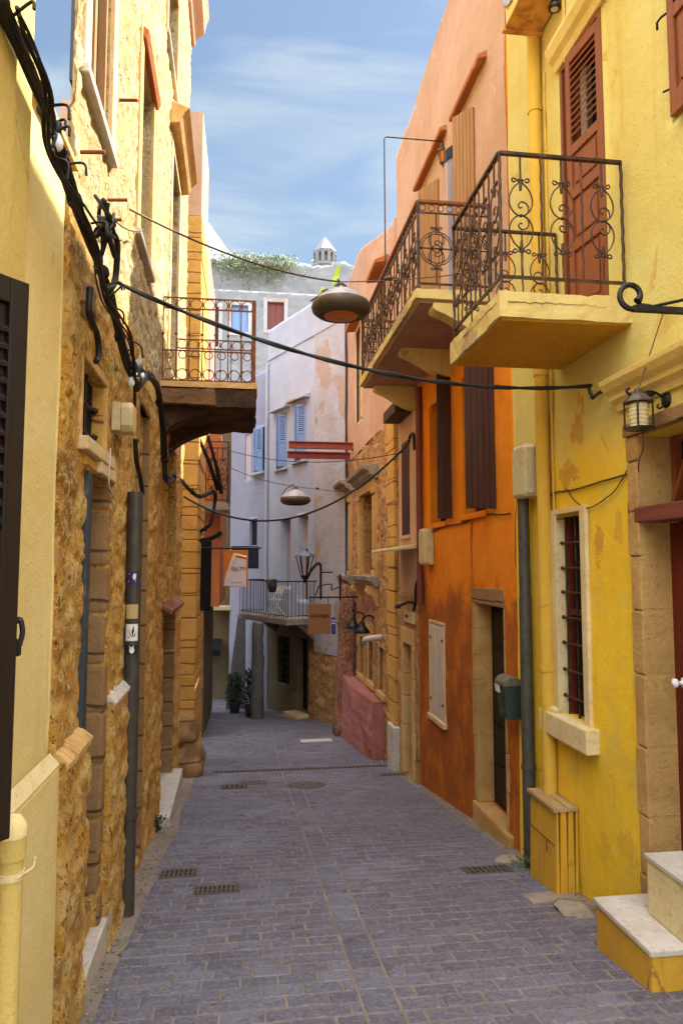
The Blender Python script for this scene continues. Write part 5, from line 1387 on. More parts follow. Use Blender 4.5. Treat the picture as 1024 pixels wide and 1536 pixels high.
# ------------------------------------------------------------------ end of the lane
FE = Frame((0,25.2,0),(1,0,0),(0,-1,0))
H = thing('plaster_house', (-2,26.4,gz(25)), 'shaded beige plaster house behind the grey buttress at the far turn of the lane', 'house')
bw = FE.rect(316,336,760,815,326)
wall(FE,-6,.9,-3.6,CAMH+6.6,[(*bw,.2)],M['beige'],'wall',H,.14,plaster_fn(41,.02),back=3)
MB().fbox(FE,bw[0],bw[1],bw[2],bw[3],-.26,-.201).build('window', M['glass_dark'], H)
a = FE.rect(300,332,958,975,316); MB().fprism(FE,[(0,a[3]),(.9,a[2]+.1),(.9,a[2]-.1),(.86,a[2]-.1),(0,a[3]-.06)],a[0],a[1]).build('awning', M['black_cloth'], H)
a = FE.rect(318,347,908,914,330); MB().fbox(FE,a[0],a[1],a[2],a[3],0,.6).build('ledge', M['frame_pale'], H, bev=.01)

# ------------------------------------------------------------------ hill behind: fort wall, terrace house, turret
y = 40.; FH = Frame((0,y,0),(1,0,0),(0,-1,0))
H = thing('terrace_house', (0,y+1.5,gz(40)), 'pale stone house with shuttered windows on the hill below the fort wall', 'house')
hz1 = FH.hit(400,438)[1]
o1 = FH.rect(401,426,453,495); o2 = FH.rect(347,372,458,498); o3 = FH.rect(310,328,460,520); 
wall(FH,-7,6,-3,hz1,[(*o1,.25),(*o2,.25),(*o3,.25)],M['stone_pale'],'wall',H,.16,stone_fn(51,.5,.3,.03,.03),back=5)
for q,mat in ((o1,'lilac_wood'),(o2,'blue_wood'),(o3,'glass_dark')):
    w = MB().fbox(FH,q[0],q[1],q[2],q[3],-.3,-.251).build('window', M['glass_dark'], H)
    if mat != 'glass_dark':
        um = (q[0]+q[1])/2
        for a,b in ((q[0]+.02,um-.01),(um+.01,q[1]-.02)): MB().fbox(FH,a,b,q[2],q[3],-.2,-.15).build('shutter', M['maroon' if mat=='lilac_wood' else mat], H, bev=.01)
    f = MB(); frame_boxes(f,FH,q,.22,-.02,.05); f.build('frame', M['worn_white'], w, bev=.02)
FF = Frame((0,52,0),(1,0,0),(0,-1,0))
zt = FF.hit(400,392)[1]
def ftop(u): return zt+.5*noise.noise(V((u*.5,1,1)))+.25*noise.noise(V((u*2,3,1)))
ft = wall(FF,-26,30,-3,zt+1,[],M['stone_pale'],'fort_wall',None,.35,stone_fn(61,.7,.45,.12,.1),back=6,top=ftop,vs=zt-3)
tag(ft,'long pale fort wall with a ragged top crowning the hill','wall')
c = at(487,392,54); s = 1.15
T = thing('turret', V((c.x,54,c.z-3)), 'small stone turret with arcaded top and pyramid roof above the fort wall', 'tower')
hz = at(487,388,54).z; hw = (at(503,390,54).x-at(472,390,54).x)/2
mb = MB(); mb.lathe([(hw*1.15,-5),(hw*1.1,0),(hw*1.25,.1),(hw*1.25,.3),(hw*1.05,.35)],V((c.x,54,hz-.9)),12,smooth=False); mb.build('base', M['stone_pale'], T)
mb = MB()
for i in range(10):
    a = 2*math.pi*i/10; p = V((c.x+hw*.98*math.cos(a),54+hw*.98*math.sin(a),0)); mb.box(p.x-.12,p.x+.12,p.y-.12,p.y+.12,hz-.55,hz+.25)
mb.lathe([(hw*1.1,0),(hw*1.15,.12),(hw*1.15,.2)],V((c.x,54,hz+.25)),10,smooth=False); mb.build('arcade', M['stone_pale'], T)
MB().lathe([(hw*.7,0),(hw*.7,.8)],V((c.x,54,hz-.55)),10).build('core', M['concrete'], T)
MB().lathe([(hw*1.2,0),(.02,1.35),(.001,1.4)],V((c.x,54,hz+.45)),8,smooth=False).build('roof', M['roof_grey'], T)
mb = MB(); r = random.Random(77)
for i in range(2700):
    px = r.choice([r.gauss(345,22),r.gauss(385,20),r.gauss(412,16),r.uniform(305,470)]); t = abs(r.gauss(0,.5)); 
    z = zt+.3-1.9*t*(1+.5*noise.noise(V((px*.05,1,1))))
    if px > 445 and r.random() < .6: continue
    x = at(px,400,51.6).x; q = V((x,51.75-abs(r.gauss(0,.25)),z)); s = r.uniform(.05,.13)
    dv = V((r.gauss(0,1),r.gauss(0,.7),r.gauss(-.2,.8))).normalized(); sv = dv.orthogonal().normalized()
    mb.add([q,q+dv*s+sv*s*.5,q+dv*s*2,q+dv*s-sv*s*.5],[(0,1,2,3)])
tag(mb.build('hanging_shrubs', M['leaf_pale'], recalc=False),'green shrubs and creepers hanging over the top of the fort wall','shrubs',kind='stuff')
mb = MB(); nx, ny = 30, 14
for j in range(ny+1):
    for i in range(nx+1):
        x = -300+600*i/nx; yy = 300+160*j/ny; mb.v.append(V((x,yy,-4+(at(400,384,300).z+4+10*noise.noise(V((x*.01,1,2)))+30*math.exp(-((x+22)/14)**2))*min(1,j/3))))
for j in range(ny):
    for i in range(nx): a = j*(nx+1)+i; mb.f.append([a,a+1,a+nx+2,a+nx+1]); mb.sm.append(True)
tag(mb.build('hills', plain('far_hills',(.22,.28,.36),.9)), kind='structure')
# ------------------------------------------------------------------ left: cream house (near edge of the frame)
H = thing('cream_house', (-1.9,2.4,gz(2.4)), 'low cream-yellow plastered house at the left edge with a dark louvred shutter', 'house')
yE = 3.54
lt = FL.hit(98,246)[1]
swn = (1.05,1.98,CAMH-.85,CAMH+.9)
wall(FL,.3,yE,-1.2,lt,[(*swn,.2)],M['cream'],'wall',H,.06,plaster_fn(15,.01),back=3)
MB().fbox(FL,swn[0],swn[1],swn[2],swn[3],-.26,-.201).build('window', M['glass_dark'], H)
yb = FL.hit(44,300,.05)[0]
mb = MB(); mb.fbox(FL,1.2,yb,CAMH+.95,CAMH+4.5,.001,.05); mb.fbox(FL,1.2,yb-.26,CAMH+.95,CAMH+4.5,.051,.075); mb.build('pilaster', M['cream_post'], H, bev=.01)
pl = FL.hit(97,1139,.05)[1]
mb = MB().fprism(FL,[(0,-1.2),(.055,-1.2),(.05,pl-.02),(.045,pl),(0,pl+.045)],.3,yE-.004); mb.build('plinth', M['cream'], H)
tr = MB().fprism(FL,[(.0,pl+.046),(.046,pl+.001),(.052,pl+.003),(.006,pl+.056)],.3,yE-.008); tr.build('ledge', M['white_sill'], H)
mb = MB().fprism(FL,[(-.5,lt),(.05,lt),(.05,lt+.035),(-.5,lt+.18)],yb+.01,yE+.02); mb.build('eave', M['frame_stone'], H, bev=.008)
panel_leaf(H,(-1.0,1.9),(-.70,2.26),CAMH-.80,CAMH+.885,.045,(CAMH-.62,CAMH+.76),(CAMH+.03,),mat='shutter_dark',n=26,facing=-1)
hk = MB(); c = V((-.695,2.27,CAMH-.17)); hk.tube(crom([c,c+V((.012,.0,.01)),c+V((.02,0,-.03)),c+V((.012,0,-.07))],4),.008,6); hk.box(c.x-.02,c.x+.015,c.y-.02,c.y+.01,c.z-.1,c.z-.05); hk.build('shutter_catch', M['black_iron'], H)
# drain stack
y = 2.5; zt = at(20,1240,y).z; xx = at(16,1330,y).x
mb = MB(); mb.tube([V((xx,y,zt)),V((xx,y,gz(y)+.14))],.037,14); mb.tube([V((xx,y,zt-.02)),V((xx,y,zt-.1))],.044,14); mb.tube([V((xx-.08,y-.02,zt+.1)),V((xx-.08,y-.02,gz(y)-.1))],.037,14)
o = mb.build('drain_stack', M['cream_post'])
cp = MB(); cp.lathe([(.046,-.03),(.046,.0),(.026,.035),(.001,.04)],V((xx,y,zt)),14); cp.build('cap', M['cream'], o)
cl = MB(); zc = at(20,1312,y).z; cl.lathe([(.043,-.012),(.043,.012)],V((xx,y,zc)),14); cl.tube([V((xx+.03,y-.03,zc)),V((xx+.07,y,zc+.02)),V((xx+.075,y,zc+.05))],.006,5); cl.build('clamp', M['white_sill'], o)
tag(o,'yellow painted drain pipes standing against the cream house at the left edge','drain pipe')

# ------------------------------------------------------------------ left: rubble stone house
H = thing('rubble_house', (-2.4,7.5,gz(7.5)), 'tall golden rubble stone house on the left, its top storey in the sun', 'house')
S = FS.hit; r_ = FS.rect
e_end = 7.85
wl = r_(121,157,556,672,140); dl = r_(118,152,706,1390,134); dl = (dl[0],dl[1],gz(4)-.02,S(134,711)[1])
d2 = r_(202,217,607,1090,210); d2 = (d2[0],d2[1],gz(6)-.02,d2[3])
d3 = r_(242,259,922,1180,250); d3 = (d3[0],d3[1],gz(8),d3[3])
b3 = r_(249,262,668,850,255)
W1 = r_(133,168,-260,192,150); W2 = r_(208,226,92,392,217); W3 = r_(254,266,240,560,260); W4 = r_(250,265,-60,122,258)
top_z = 10.9
sf = stone_fn(1,.36,.21,.02,.016); zlu = lt-.12
wall(FS,.004,e_end,-1.8,zlu,[(*wl,.08),(*dl,.3),(*d2,.3),(*d3,.3),(*b3,.2)],M['stone'],'wall',H,.032,sf,back=3.2)
wall(FS,.004,e_end,zlu+.0005,top_z,[(*W1,.065),(*W2,.2),(*W3,.2),(*W4,.2)],M['stone_sun_tint'],'upper_wall',H,.034,sf,back=1,rear=(FS.P(1.5,0,-.36),FS.P(e_end,0,-1.9)))
def surround(q, w, n1, mat, name='frame', par=None, sides='lrt', sill=None, n0=-.05, bev=.008):
    f = MB(); frame_boxes(f,FS,q,w,n0,n1,sides); o = f.build(name, M[mat], par or H, bev=bev)
    return o
# lower window
w = MB().fbox(FS,wl[0],wl[1],wl[2],wl[3],-.12,-.082).build('window', M['dark'], H)
f = MB(); frame_boxes(f,FS,wl,.05,-.02,.016,'lrt'); f.build('frame', M['frame_stone'], w, bev=.008)
mb = MB(); mb.fbox(FS,wl[0]-.06,wl[1]+.10,wl[2]-.075,wl[2]+.0,-.09,.06); mb.fbox(FS,wl[0]+(wl[1]-wl[0])*.5,wl[1]+.2,wl[2]-.15,wl[2]-.078,-.02,.055); mb.build('sill', M['frame_pale'], w, bev=.008)
b = MB()
for i in range(3): u = wl[0]+.12+i*.14; b.tube([FS.P(u,wl[2],-.06),FS.P(u,wl[3],-.06)],.014,7)
for t in (.22,.6): v = wl[2]+(wl[3]-wl[2])*t; b.tube([FS.P(wl[0],v,-.06),FS.P(wl[1]+.02,v,-.06)],.012,6); b.blob(FS.P(wl[1]-.1,v,-.04),.025,2,.2,1)
b.build('window_bars', M['black_iron'], w)
j = MB(); v = wl[2]; i = 0
while v < wl[3]-.02:
    v2 = min(v+.26+.08*(i%2),wl[3]); j.fbox(FS,wl[1]-.01,wl[1]+.05,v+.004,v2-.004,-.08,.0); v = v2; i += 1
j.build('jamb', M['ashlar'], H, bev=.012)
# low door
d = MB().fbox(FS,dl[0],dl[1]-.02,S(118,1118)[1],dl[3]-.002,-.17,-.125).build('door', M['slate_wood'], H)
f = MB(); f.fbox(FS,dl[0]-.02,dl[0]+.09,S(118,1118)[1],dl[3],-.124,.026); f.fbox(FS,dl[0]+.09,dl[0]+.13,S(118,1118)[1],dl[3],-.124,-.06); f.build('door_frame', M['slate_wood'], H, bev=.005)
j = MB(); v = dl[2]; i = 0; rr = random.Random(6); hs=[.3,.27,.2,.34,.32,.30,.33,.31,.36,.3,.3,.3,.3]
while v < dl[3]-.02:
    v2 = min(v+hs[i],dl[3]); k = rr.uniform(-.02,.025) if v < CAMH-1.1 else rr.uniform(-.004,.006); j.fbox(FS,dl[1]-.012+k,dl[1]+.12,v+.006,v2-.006,-.34,.012+rr.uniform(-.01,.012)); v = v2; i += 1
j.build('jamb', M['ashlar_dark'], H, bev=.02)
MB().fbox(FS,dl[0]-.12,dl[1]+.12,dl[3],S(134,690)[1]-.0,-.34,.03).build('lintel', M['ashlar'], H, bev=.012)
mb = MB(); mb.fbox(FS,dl[0]-.1,dl[1]+.35,gz(3.9)-.4,gz(4.1)+.1,-.3,.055); mb.build('threshold', M['marble'], H, bev=.015)
mb = MB(); mb.fbox(FS,dl[1]-.22,dl[1]-.02,gz(4)+.1,gz(4)+.24,-.2,-.02); mb.build('step_block', M['ashlar'], H, bev=.02)
# other openings at street level
w = MB().fbox(FS,d2[0],d2[1],d2[2],d2[3],-.36,-.301).build('door', M['door_red'], H)
surround(d2,.05,.02,'ashlar_dark','frame',w)
w = MB().fbox(FS,d3[0],d3[1],d3[2],d3[3],-.36,-.301).build('door', M['dark'], H)
j = MB(); v = d3[2]; i = 0
while v < d3[3]-.02:
    v2 = min(v+.4+.06*(i%2),d3[3]); j.fbox(FS,d3[1]-.01,d3[1]+.2,v+.005,v2-.005,-.3,.01); v = v2; i += 1
j.build('jamb', M['ashlar_dark'], H, bev=.02)
MB().fprism(FS,[(0,d3[3]+.12),(.12,d3[3]+.04),(.13,d3[3]+.09),(0,d3[3]+.2)],d3[0]-.25,d3[1]+.1).build('hood', M['stone_pink'], H, bev=.01)
mb = MB(); y3 = FS.P(d3[0],0).y; mb.fbox(FS,d3[0]-.2,d3[1]+.2,gz(9)-.4,gz(y3)+.13,-.2,.14); mb.build('doorstep', M['marble'], H, bev=.015)
w = MB().fbox(FS,b3[0],b3[1],b3[2],b3[3],-.26,-.201).build('window', M['maroon'], H); surround(b3,.08,.02,'ashlar','frame',w,'lrt')
# plinths
def plinth(u0,u1,v0,v1,seed,n,cap=None):
    o = wall(FS,u0,u1,v0,v1,[],M['stone'],'plinth',H,.035,stone_fn(seed,.24,.16,.022,.02),back=.03,n0=n)
    mb = MB(); mb.fprism(FS,[(-.02,v1-.03),(n+.02,v1-.04),(n+.03,v1+.012),(-.02,v1+.09)],u0,u1)
    q = MB(); k = 18
    for i in range(k):
        a,b = u0+(u1-u0)*i/k, u0+(u1-u0)*(i+1)/k; h = .012*noise.noise(V((i*.9,seed,1))); q.fprism(FS,[(-.02,v1-.05),(n+.01+h,v1-.05),(n+.025+h,v1-.005+h),(n-.02,v1+.035+h),(-.02,v1+.06+h)],a+.001,b-.001)
    q.build('plinth_cap', M[cap or 'frame_stone'], H, bev=.008)
plinth(.01,dl[0]-.02,-1.2,S(112,1128,.06)[1],5,.06)
plinth(dl[1]+.12,S(189,1040)[0],-1.6,S(170,1052,.05)[1],6,.055,'marble')
# upper windows
for k,(q,wd,mat) in enumerate(((W1,.14,'frame_pale'),(W2,.16,'frame_stone'),(W3,.14,'frame_pale'),(W4,.12,'frame_stone'))):
    dd = .065 if k == 0 else .2
    w = MB().fbox(FS,q[0],q[1],q[2],q[3],-dd-.02,-dd-.001).build('window', M['glass_dark'], H)
    f = MB(); frame_boxes(f,FS,q,wd,-.01,.03,'lrt'); f.build('frame', M[mat], w, bev=.008)
    c = MB(); frame_boxes(c,FS,(q[0]+.05,q[1]-.05,q[2]+.05,q[3]-.05),.05,-dd,-dd+.05); c.fbox(FS,(q[0]+q[1])/2-.03,(q[0]+q[1])/2+.03,q[2]+.05,q[3]-.05,-dd,-dd+.045); c.build('casement', M['plank'], w)
    if k != 2: MB().fbox(FS,q[0]-.16,q[1]+.1,q[2]-.055,q[2],-.012,.055).build('sill', M['marble'], w, bev=.008)
MB().fprism(FS,[(0,W2[3]+.0),(.05,W2[3]-.02),(.08,W2[3]+.05),(0,W2[3]+.12)],W2[0]-.1,W2[1]+.1).build('hood', M['rust_plaster'], H, bev=.01)
MB().fprism(FS,[(0,W3[3]+.15),(.12,W3[3]+.17),(.18,W3[3]+.3),(.24,W3[3]+.36),(0,W3[3]+.45)],W3[0]-.3,W3[1]+.3).build('cornice', M['frame_stone'], H, bev=.01)
zc = at(290,18,11).z
MB().fprism(FS,[(0,zc-.25),(.06,zc-.25),(.1,zc-.1),(.22,zc),(.25,zc+.15),(.3,zc+.3),(0,zc+.35)],e_end-.9,e_end+.1).build('roof_cornice', M['salmon'], H, bev=.02)
# broken niche, a dark brown stone lump under the cables, and iron pegs
q = r_(105,150,395,500,125)
mb = MB().blob(FS.P((q[0]+q[1])/2,(q[2]+q[3])/2,-.03),(.07,.24,.16),4,.4,3); mb.build('broken_stone', M['ashlar_dark'], H)
pg = MB()
for (px,py) in ((120,228),(160,300),(150,330),(178,150)): p = FS.P(*S(px,py),0); pg.tube([p,p+V((.13,0,.01))],.012,5)
pg.build('iron_pegs', M['rust_iron'], H)
# balcony with ringed iron railing
bu0 = S(240,575)[0]; bu1 = bu0+1.55; p0 = FS.P(bu0,0); 
bxo = at(384,585,p0.y).x; reach = bxo-p0.x
bz1 = at(300,574,p0.y).z; bz0 = at(300,600,p0.y).z
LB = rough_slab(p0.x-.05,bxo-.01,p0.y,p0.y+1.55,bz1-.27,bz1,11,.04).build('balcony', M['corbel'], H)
cr = rough_slab(p0.x-.03,bxo+.012,p0.y-.018,p0.y+1.56,bz1-.055,bz1+.012,13,.012); cr.build('screed', M['frame_stone'], LB)
z = bz1-.26
mb = MB(); P = [(-.05,z),(reach*.5,z),(reach*.46,z-.06)]
for i in range(1,9): t = i/8; P.append((reach*.44*(1-t)**1.2, z-.08-.26*t**1.4))
MB().fprism(FS,P,bu0+.06,bu0+.34).build('corbel', M['corbel'], LB, bev=.02); MB().fprism(FS,P,bu0+1.1,bu0+1.4).build('corbel', M['corbel'], LB, bev=.02)
ps = FS.P(bu0-.0,bz1-.27,.33); rough_slab(p0.x+.02,p0.x+.60,p0.y-.085,p0.y+.05,bz1-.26,bz1-.09,17,.03).build('facing_stone', M['facing'], LB)
rl = MB(); zt = at(300,446,p0.y).z; zl = bz1+.03
cs_ = [V((p0.x+.02,p0.y+.04,0)),V((bxo-.03,p0.y+.04,0)),V((bxo-.03,p0.y+1.5,0)),V((p0.x+.02,p0.y+1.5,0))]
hR = zt-zl
for a,b,n in ((cs_[0],cs_[1],7),(cs_[1],cs_[2],10),(cs_[2],cs_[3],7)):
    L = (b-a).length; U = (b-a)/L
    for z in (zt,zl+.002,zl+hR*.36,zt-hR*.13): rl.bar(V((*a.xy,z)),V((*b.xy,z)),.014)
    for i in range(n+1):
        q = a+U*(L*i/n); rl.tube([V((q.x,q.y,zl)),V((q.x,q.y,zt))],.0065,5); rl.blob(V((q.x,q.y,zl+hR*.56)),.019,i,.15,1); rl.blob(V((q.x,q.y,zl+hR*.36)),.013,i,.1,1)
    for i in range(n):
        q = a+U*(L*(i+.5)/n); rr = L/n*.43
        for z in (zl+rr+.01, zt-rr-.006, zl+hR*.36-rr*.75): ring(rl,V((q.x,q.y,z)),U,rr if z != zl+hR*.36-rr*.75 else rr*.72,.006,14)
for c in (cs_[1],cs_[2]): rl.bar(V((*c.xy,bz1-.05)),V((*c.xy,zt)),.045)
rl.build('railing', M['rust_iron'], LB)
# pipe with stickers, junction box above it
pu, pz = S(203,738,.07); 
pb = S(191,1343,.07)
pt = FS.P(S(203,760,.07)[0],pz,.07); pbm = FS.P(S(191,1343,.07)[0],gz(5)-.03,.07)
pbm = V((pt.x+.01,pt.y-.05,gz(pt.y)-.03))
T = MB().tube([pt,pbm],.058,14).build('cable_pipe', M['dark_pipe']); tag(T,'dark grey pipe with small stickers rising along the rubble stone wall','pipe')
MB().lathe([(.07,-.02),(.07,.02)],pbm+V((0,0,.75)),14).build('clamp', M['dark_pipe'], T)
def sticker(py0,py1,mat,seed,extra=None):
    z1,z0 = at(200,py0,pt.y).z, at(200,py1,pt.y).z; mb = MB(); k=8; R = .0605
    c = V((pt.x+(pbm.x-pt.x)*.3,pt.y+(pbm.y-pt.y)*.3,0)); vs=[]
    def pp(a,z): return V((c.x+R*math.cos(a),c.y+R*math.sin(a),z))
    f = (pt.z-z1)/(pt.z-pbm.z); c = V((pt.x+(pbm.x-pt.x)*f,pt.y+(pbm.y-pt.y)*f,0))
    for i in range(k+1):
        a = -math.pi/2-.75+1.6*i/k
        vs += [pp(a,z0),pp(a,z1)]
    mb.add(vs,[(2*i,2*i+2,2*i+3,2*i+1) for i in range(k)],True); o = mb.build('sticker', M[mat], T, recalc=False)
    if extra:
        ex = MB(); R2 = .0615
        def P2(s,t): a = -math.pi/2+.05+s*.7; return V((c.x+R2*math.cos(a),c.y+R2*math.sin(a),z0+(z1-z0)*t))
        for poly in extra[1]: ex.add([P2(s,t) for s,t in poly],[tuple(range(len(poly)))])
        ex.build('print', M[extra[0]], o, recalc=False)
def ell(cx,cy,rx,ry,n=10): return [(cx+rx*math.cos(6.283*i/n),cy+ry*math.sin(6.283*i/n)) for i in range(n)]
leafp = [[(.15,.22),(.0,.55),(.35,.95),(.45,.6)],[(.15,.22),(-.55,.75),(-.35,.45),(-.1,.3)],[(.15,.22),(-.7,.3),(-.4,.18)],[(.15,.22),(.75,.5),(.6,.28)]]
sticker(857,877,'sticker_navy',1,('white_mark',[ell(.3,.6,.3,.25),[(-.8,.3),(-.7,.2),(.7,.75),(.6,.85)],[(-.75,.8),(-.65,.88),(.6,.3),(.5,.2)]]))
sticker(906,927,'sticker_ochre',2); sticker(935,960,'white_mark',3,('sticker_black',leafp)); sticker(966,980,'sticker_black',4,('white_mark',[ell(.1,.45,.45,.35),[(-.3,.7),(-.35,.98),(-.1,.75)],[(.2,.75),(.3,1.),(.45,.72)]]))
a = S(193,660,.1); junction_box(FS,(a[0]-.12,a[0]+.09,S(190,657,.06)[1],S(190,615,.06)[1]),.14,'cream cable box on the rubble wall above the stickered pipe')
wall_wire(FS,[(191,658),(193,690),(199,715),(203,740)],.02,'thick cable from the cream cable box into the stickered pipe','cable',n=.06,name='feed_cable')
wall_wire(FS,[(186,560),(188,590),(188,615)],.012,'cable dropping from the bundle to the cream cable box','cable',n=.07,name='feed_cable')
wall_wire(FS,[(108,430),(107,470),(120,500),(123,530),(118,542)],.018,'stiff black cable bent down beside the broken stone niche','cable',n=.09,wob=.01,name='bent_cable')
wall_wire(FS,[(143,672),(141,700),(141,730),(150,748)],.005,'thin pale wire hanging from the low window sill','marble',n=.09)

# ------------------------------------------------------------------ left beyond: stone pier house and ochre house
FD = Frame((0,12.3,0),(1,0,0),(0,-1,0))
xD = at(294,1000,12.3).x
H = thing('pier_house', (xD-1.5,13,gz(12.4)), 'narrow house of dressed ochre stone with a boulder foot beyond the rubble house', 'house')
zD = at(285,322,12.3).z; zo = at(285,165,12.3).z; zm = at(285,690,12.3).z
mb = MB(); z = gz(12.3)-.2; i = 0; rr = random.Random(9)
while z < zD:
    h = rr.choice([.42,.5,.36,.46]); z2 = min(z+h,zD); mb.box(xD-2.5,xD-rr.uniform(0,.02),12.3+rr.uniform(0,.02),14.3,z+.004,z2-.004); z = z2; i += 1
mb.build('pier', M['ashlar'], H, bev=.02)
MB().box(xD-2.5,xD-.03,12.32,14.2,zD+.002,zo).build('upper_plaster', M['salmon'], H)
mb = MB().blob((xD-.12,12.25,gz(12.2)+.2),(.32,.3,.42),7,.5,3); mb.blob((xD-.2,12.2,gz(12.2)+.72),(.25,.22,.3),3,.5,3); mb.build('boulder_foot', M['ashlar_dark'], H)
yo = 15.6; FO = Frame((0,yo,0),(1,0,0),(0,-1,0)); xo = at(308,500,yo).x
H = thing('ochre_house', (xo-1.3,yo+2,gz(16)), 'narrow ochre house with a scrolled iron balcony behind the stone pier', 'house')
zo1 = at(300,342,yo).z; zsplit = at(300,640,yo).z
MB().box(xo-3,xo,yo,20.5,zsplit+.002,zo1).build('wall', M['pink_brown'], H)
FO2 = Frame((at(333,800,yo+.9).x,0,0),(0,1,0),(1,0,0))
xw = at(330,800,yo+.9).x
MB().box(xo-3,xw,yo+.9,21.5,at(310,910,yo+.9).z,zsplit).build('lower_wall', M['rust_plaster'], H)
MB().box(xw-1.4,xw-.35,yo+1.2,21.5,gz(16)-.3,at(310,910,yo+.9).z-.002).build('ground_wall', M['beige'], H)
bz = at(320,755,yo).z; xb = at(345,700,yo).x; xa = at(292,700,yo).x
OB2 = MB().box(xa,xb,yo-.2,yo+.898,bz-.16,bz).build('balcony', M['concrete'], H, bev=.015)
rl = MB(); zt = at(320,662,yo-.2).z
cs_ = [V((xa+.02,yo-.17,0)),V((xb-.03,yo-.17,0)),V((xb-.03,yo+.85,0))]
for a,b,n in ((cs_[0],cs_[1],3),(cs_[1],cs_[2],4)):
    for z in (zt,bz+.06,zt-.14,bz+.5): rl.bar(V((*a.xy,z)),V((*b.xy,z)),.024)
    scroll_panel(rl,a,b,bz+.06,zt-.14,n,.012)
rl.bar(V((*cs_[1].xy,bz-.1)),V((*cs_[1].xy,zt)),.06); rl.build('railing', M['iron'], OB2)
# rod with banner and orange board
y = 13.4; z = at(330,822,y).z; x0 = xD-.1; x1 = at(392,820,y).x
rod = MB().tube([V((x0,y,z)),V((x1,y,z))],.02,6);  tag(rod.build('sign_rod', M['black_iron']),'long black iron rod reaching from the stone pier over the lane','rod')
def board(px0,px1,py0,py1,yy,t=.02):
    a = at(px0,(py0+py1)/2,yy); b = at(px1,(py0+py1)/2,yy); return a.x,b.x,at((px0+px1)/2,py1,yy).z,at((px0+px1)/2,py0,yy).z
a = board(291,317,812,916,y-.01); mb = MB(); n = 8
for i in range(n):
    u0 = a[0]+(a[1]-a[0])*i/n; u1 = a[0]+(a[1]-a[0])*(i+1)/n; d0 = .02*math.sin(i*1.3); d1 = .02*math.sin((i+1)*1.3)
    mb.hexa([V((u0,y+d0-.004,a[2])),V((u1,y+d1-.004,a[2])),V((u1,y+d1+.004,a[2])),V((u0,y+d0+.004,a[2])),V((u0,y+d0*.2-.004,a[3])),V((u1,y+d1*.2-.004,a[3])),V((u1,y+d1*.2+.004,a[3])),V((u0,y+d0*.2+.004,a[3]))])
tag(mb.build('banner', M['black_cloth']),'plain black cloth banner hanging on the rod beside the stone pier','banner')
a = board(335,372,825,880,y); o = MB().box(a[0],a[1],y-.02,y+.02,a[2],a[3]).build('hanging_sign', M['orange_sign'], bev=.005)
W, Hh = a[1]-a[0], a[3]-a[2]
def sp(s,t,d=.024): return V((a[0]+W*s,y-d,a[2]+Hh*t))
pp = MB(); out = [(.03,.03),(.93,.0),(.93,.74),(.5,.80),(.10,.31)]
pp.add([sp(s,t) for s,t in out]+[sp(s,t,.021) for s,t in out],[(0,1,2,3,4),(9,8,7,6,5)]+[(i,(i+1)%5,5+(i+1)%5,5+i) for i in range(5)]); pp.build('paper', M['paper'], o)
pf = MB(); pf.add([sp(.10,.31,.028),sp(.40,.92,.028),sp(.52,.88,.034),sp(.50,.80,.05)],[(0,1,2,3)]); pf.add([sp(.40,.92,.028),sp(.95,.84,.03),sp(.94,.80,.05),sp(.55,.86,.045)],[(0,1,2,3)]); pf.build('paper_fold', M['paper_fold'], o, recalc=False)
tx = MB(); text_into(tx,'GU TO',Hh*.125,lambda u,v,d: sp(.62,.49)+V((u,d-.003,v))); 
text_into(tx,'the concept',Hh*.0,lambda u,v,d: sp(.5,.4)+V((u,d-.003,v))) if False else None
for s0,s1,t in ((.38,.64,.42),(.30,.78,.10)): tx.add([sp(s0,t,.0265),sp(s1,t,.0265),sp(s1,t+.012,.0265),sp(s0,t+.012,.0265)],[(0,1,2,3)])
tx.build('lettering', M['ink'], o, recalc=False)
hk = MB()
for s in (.08,.92): hk.tube([sp(s,.99,0),V((a[0]+W*s,y,z))],.006,5)
hk.build('hooks', M['black_iron'], o); tag(o,'orange hanging sign showing a white folded page with dark lettering','sign')

a = board(347,388,821,853,13.75); mb = MB()
mb.box(a[0],a[1],13.74,13.76,a[2],a[3]); mb.bar(V((a[0],13.75,a[3])),V((a[1],13.75,a[3])),.05)
tag(mb.build('navy_banner', M['navy_cloth']),'dark navy cloth panel hanging right behind the orange sign','banner')

# ------------------------------------------------------------------ cables and lamps over the lane
def bundle(pts, n_str, r, spread, label, mat='cable', name='cable_bundle', seed=1, ties=True):
    rr = random.Random(seed); mb = MB(); base = crom(pts, 8)
    for k in range(n_str):
        ph = rr.random()*6.28; c = []
        for i,p in enumerate(base):
            a = ph+i*.12+.8*noise.noise(V((i*.15,k*3,seed))); s = spread*(.55+.6*abs(noise.noise(V((i*.09,k*5,2)))))
            c.append(p+V((math.cos(a)*s*.7,math.cos(a+1)*s*.4,math.sin(a)*s)))
        mb.tube(c, r*rr.uniform(.7,1.25), 6)
    if ties:
        for i in range(6,len(base)-4,13):
            t = (base[i+1]-base[i-1]).normalized(); mb.lathe([(spread*1.02,-.02),(spread*1.06,.0),(spread*1.02,.02)],base[i],10,t)
    for k in range(9):
        p = base[rr.randrange(4,len(base)-2)]; d = V((rr.uniform(.0,.08),rr.uniform(-.08,.08),rr.uniform(-.08,.07))); mb.tube(crom([p,p+d*.7+V((.03,0,.02)),p+d+V((.02,0,-.03))],4),.006,5)
    return tag(mb.build(name, M[mat]), label, 'cable')
def wl_pt(F,px,py,n): return F.P(*F.hit(px,py,n),n)
pts = [wl_pt(FL,-60,-120,.1),wl_pt(FL,12,30,.1),wl_pt(FL,58,140,.1),wl_pt(FL,86,215,.1)]+[wl_pt(FS,px,py,.1) for px,py in ((112,300),(140,370),(162,430),(176,490),(192,550),(205,580))]
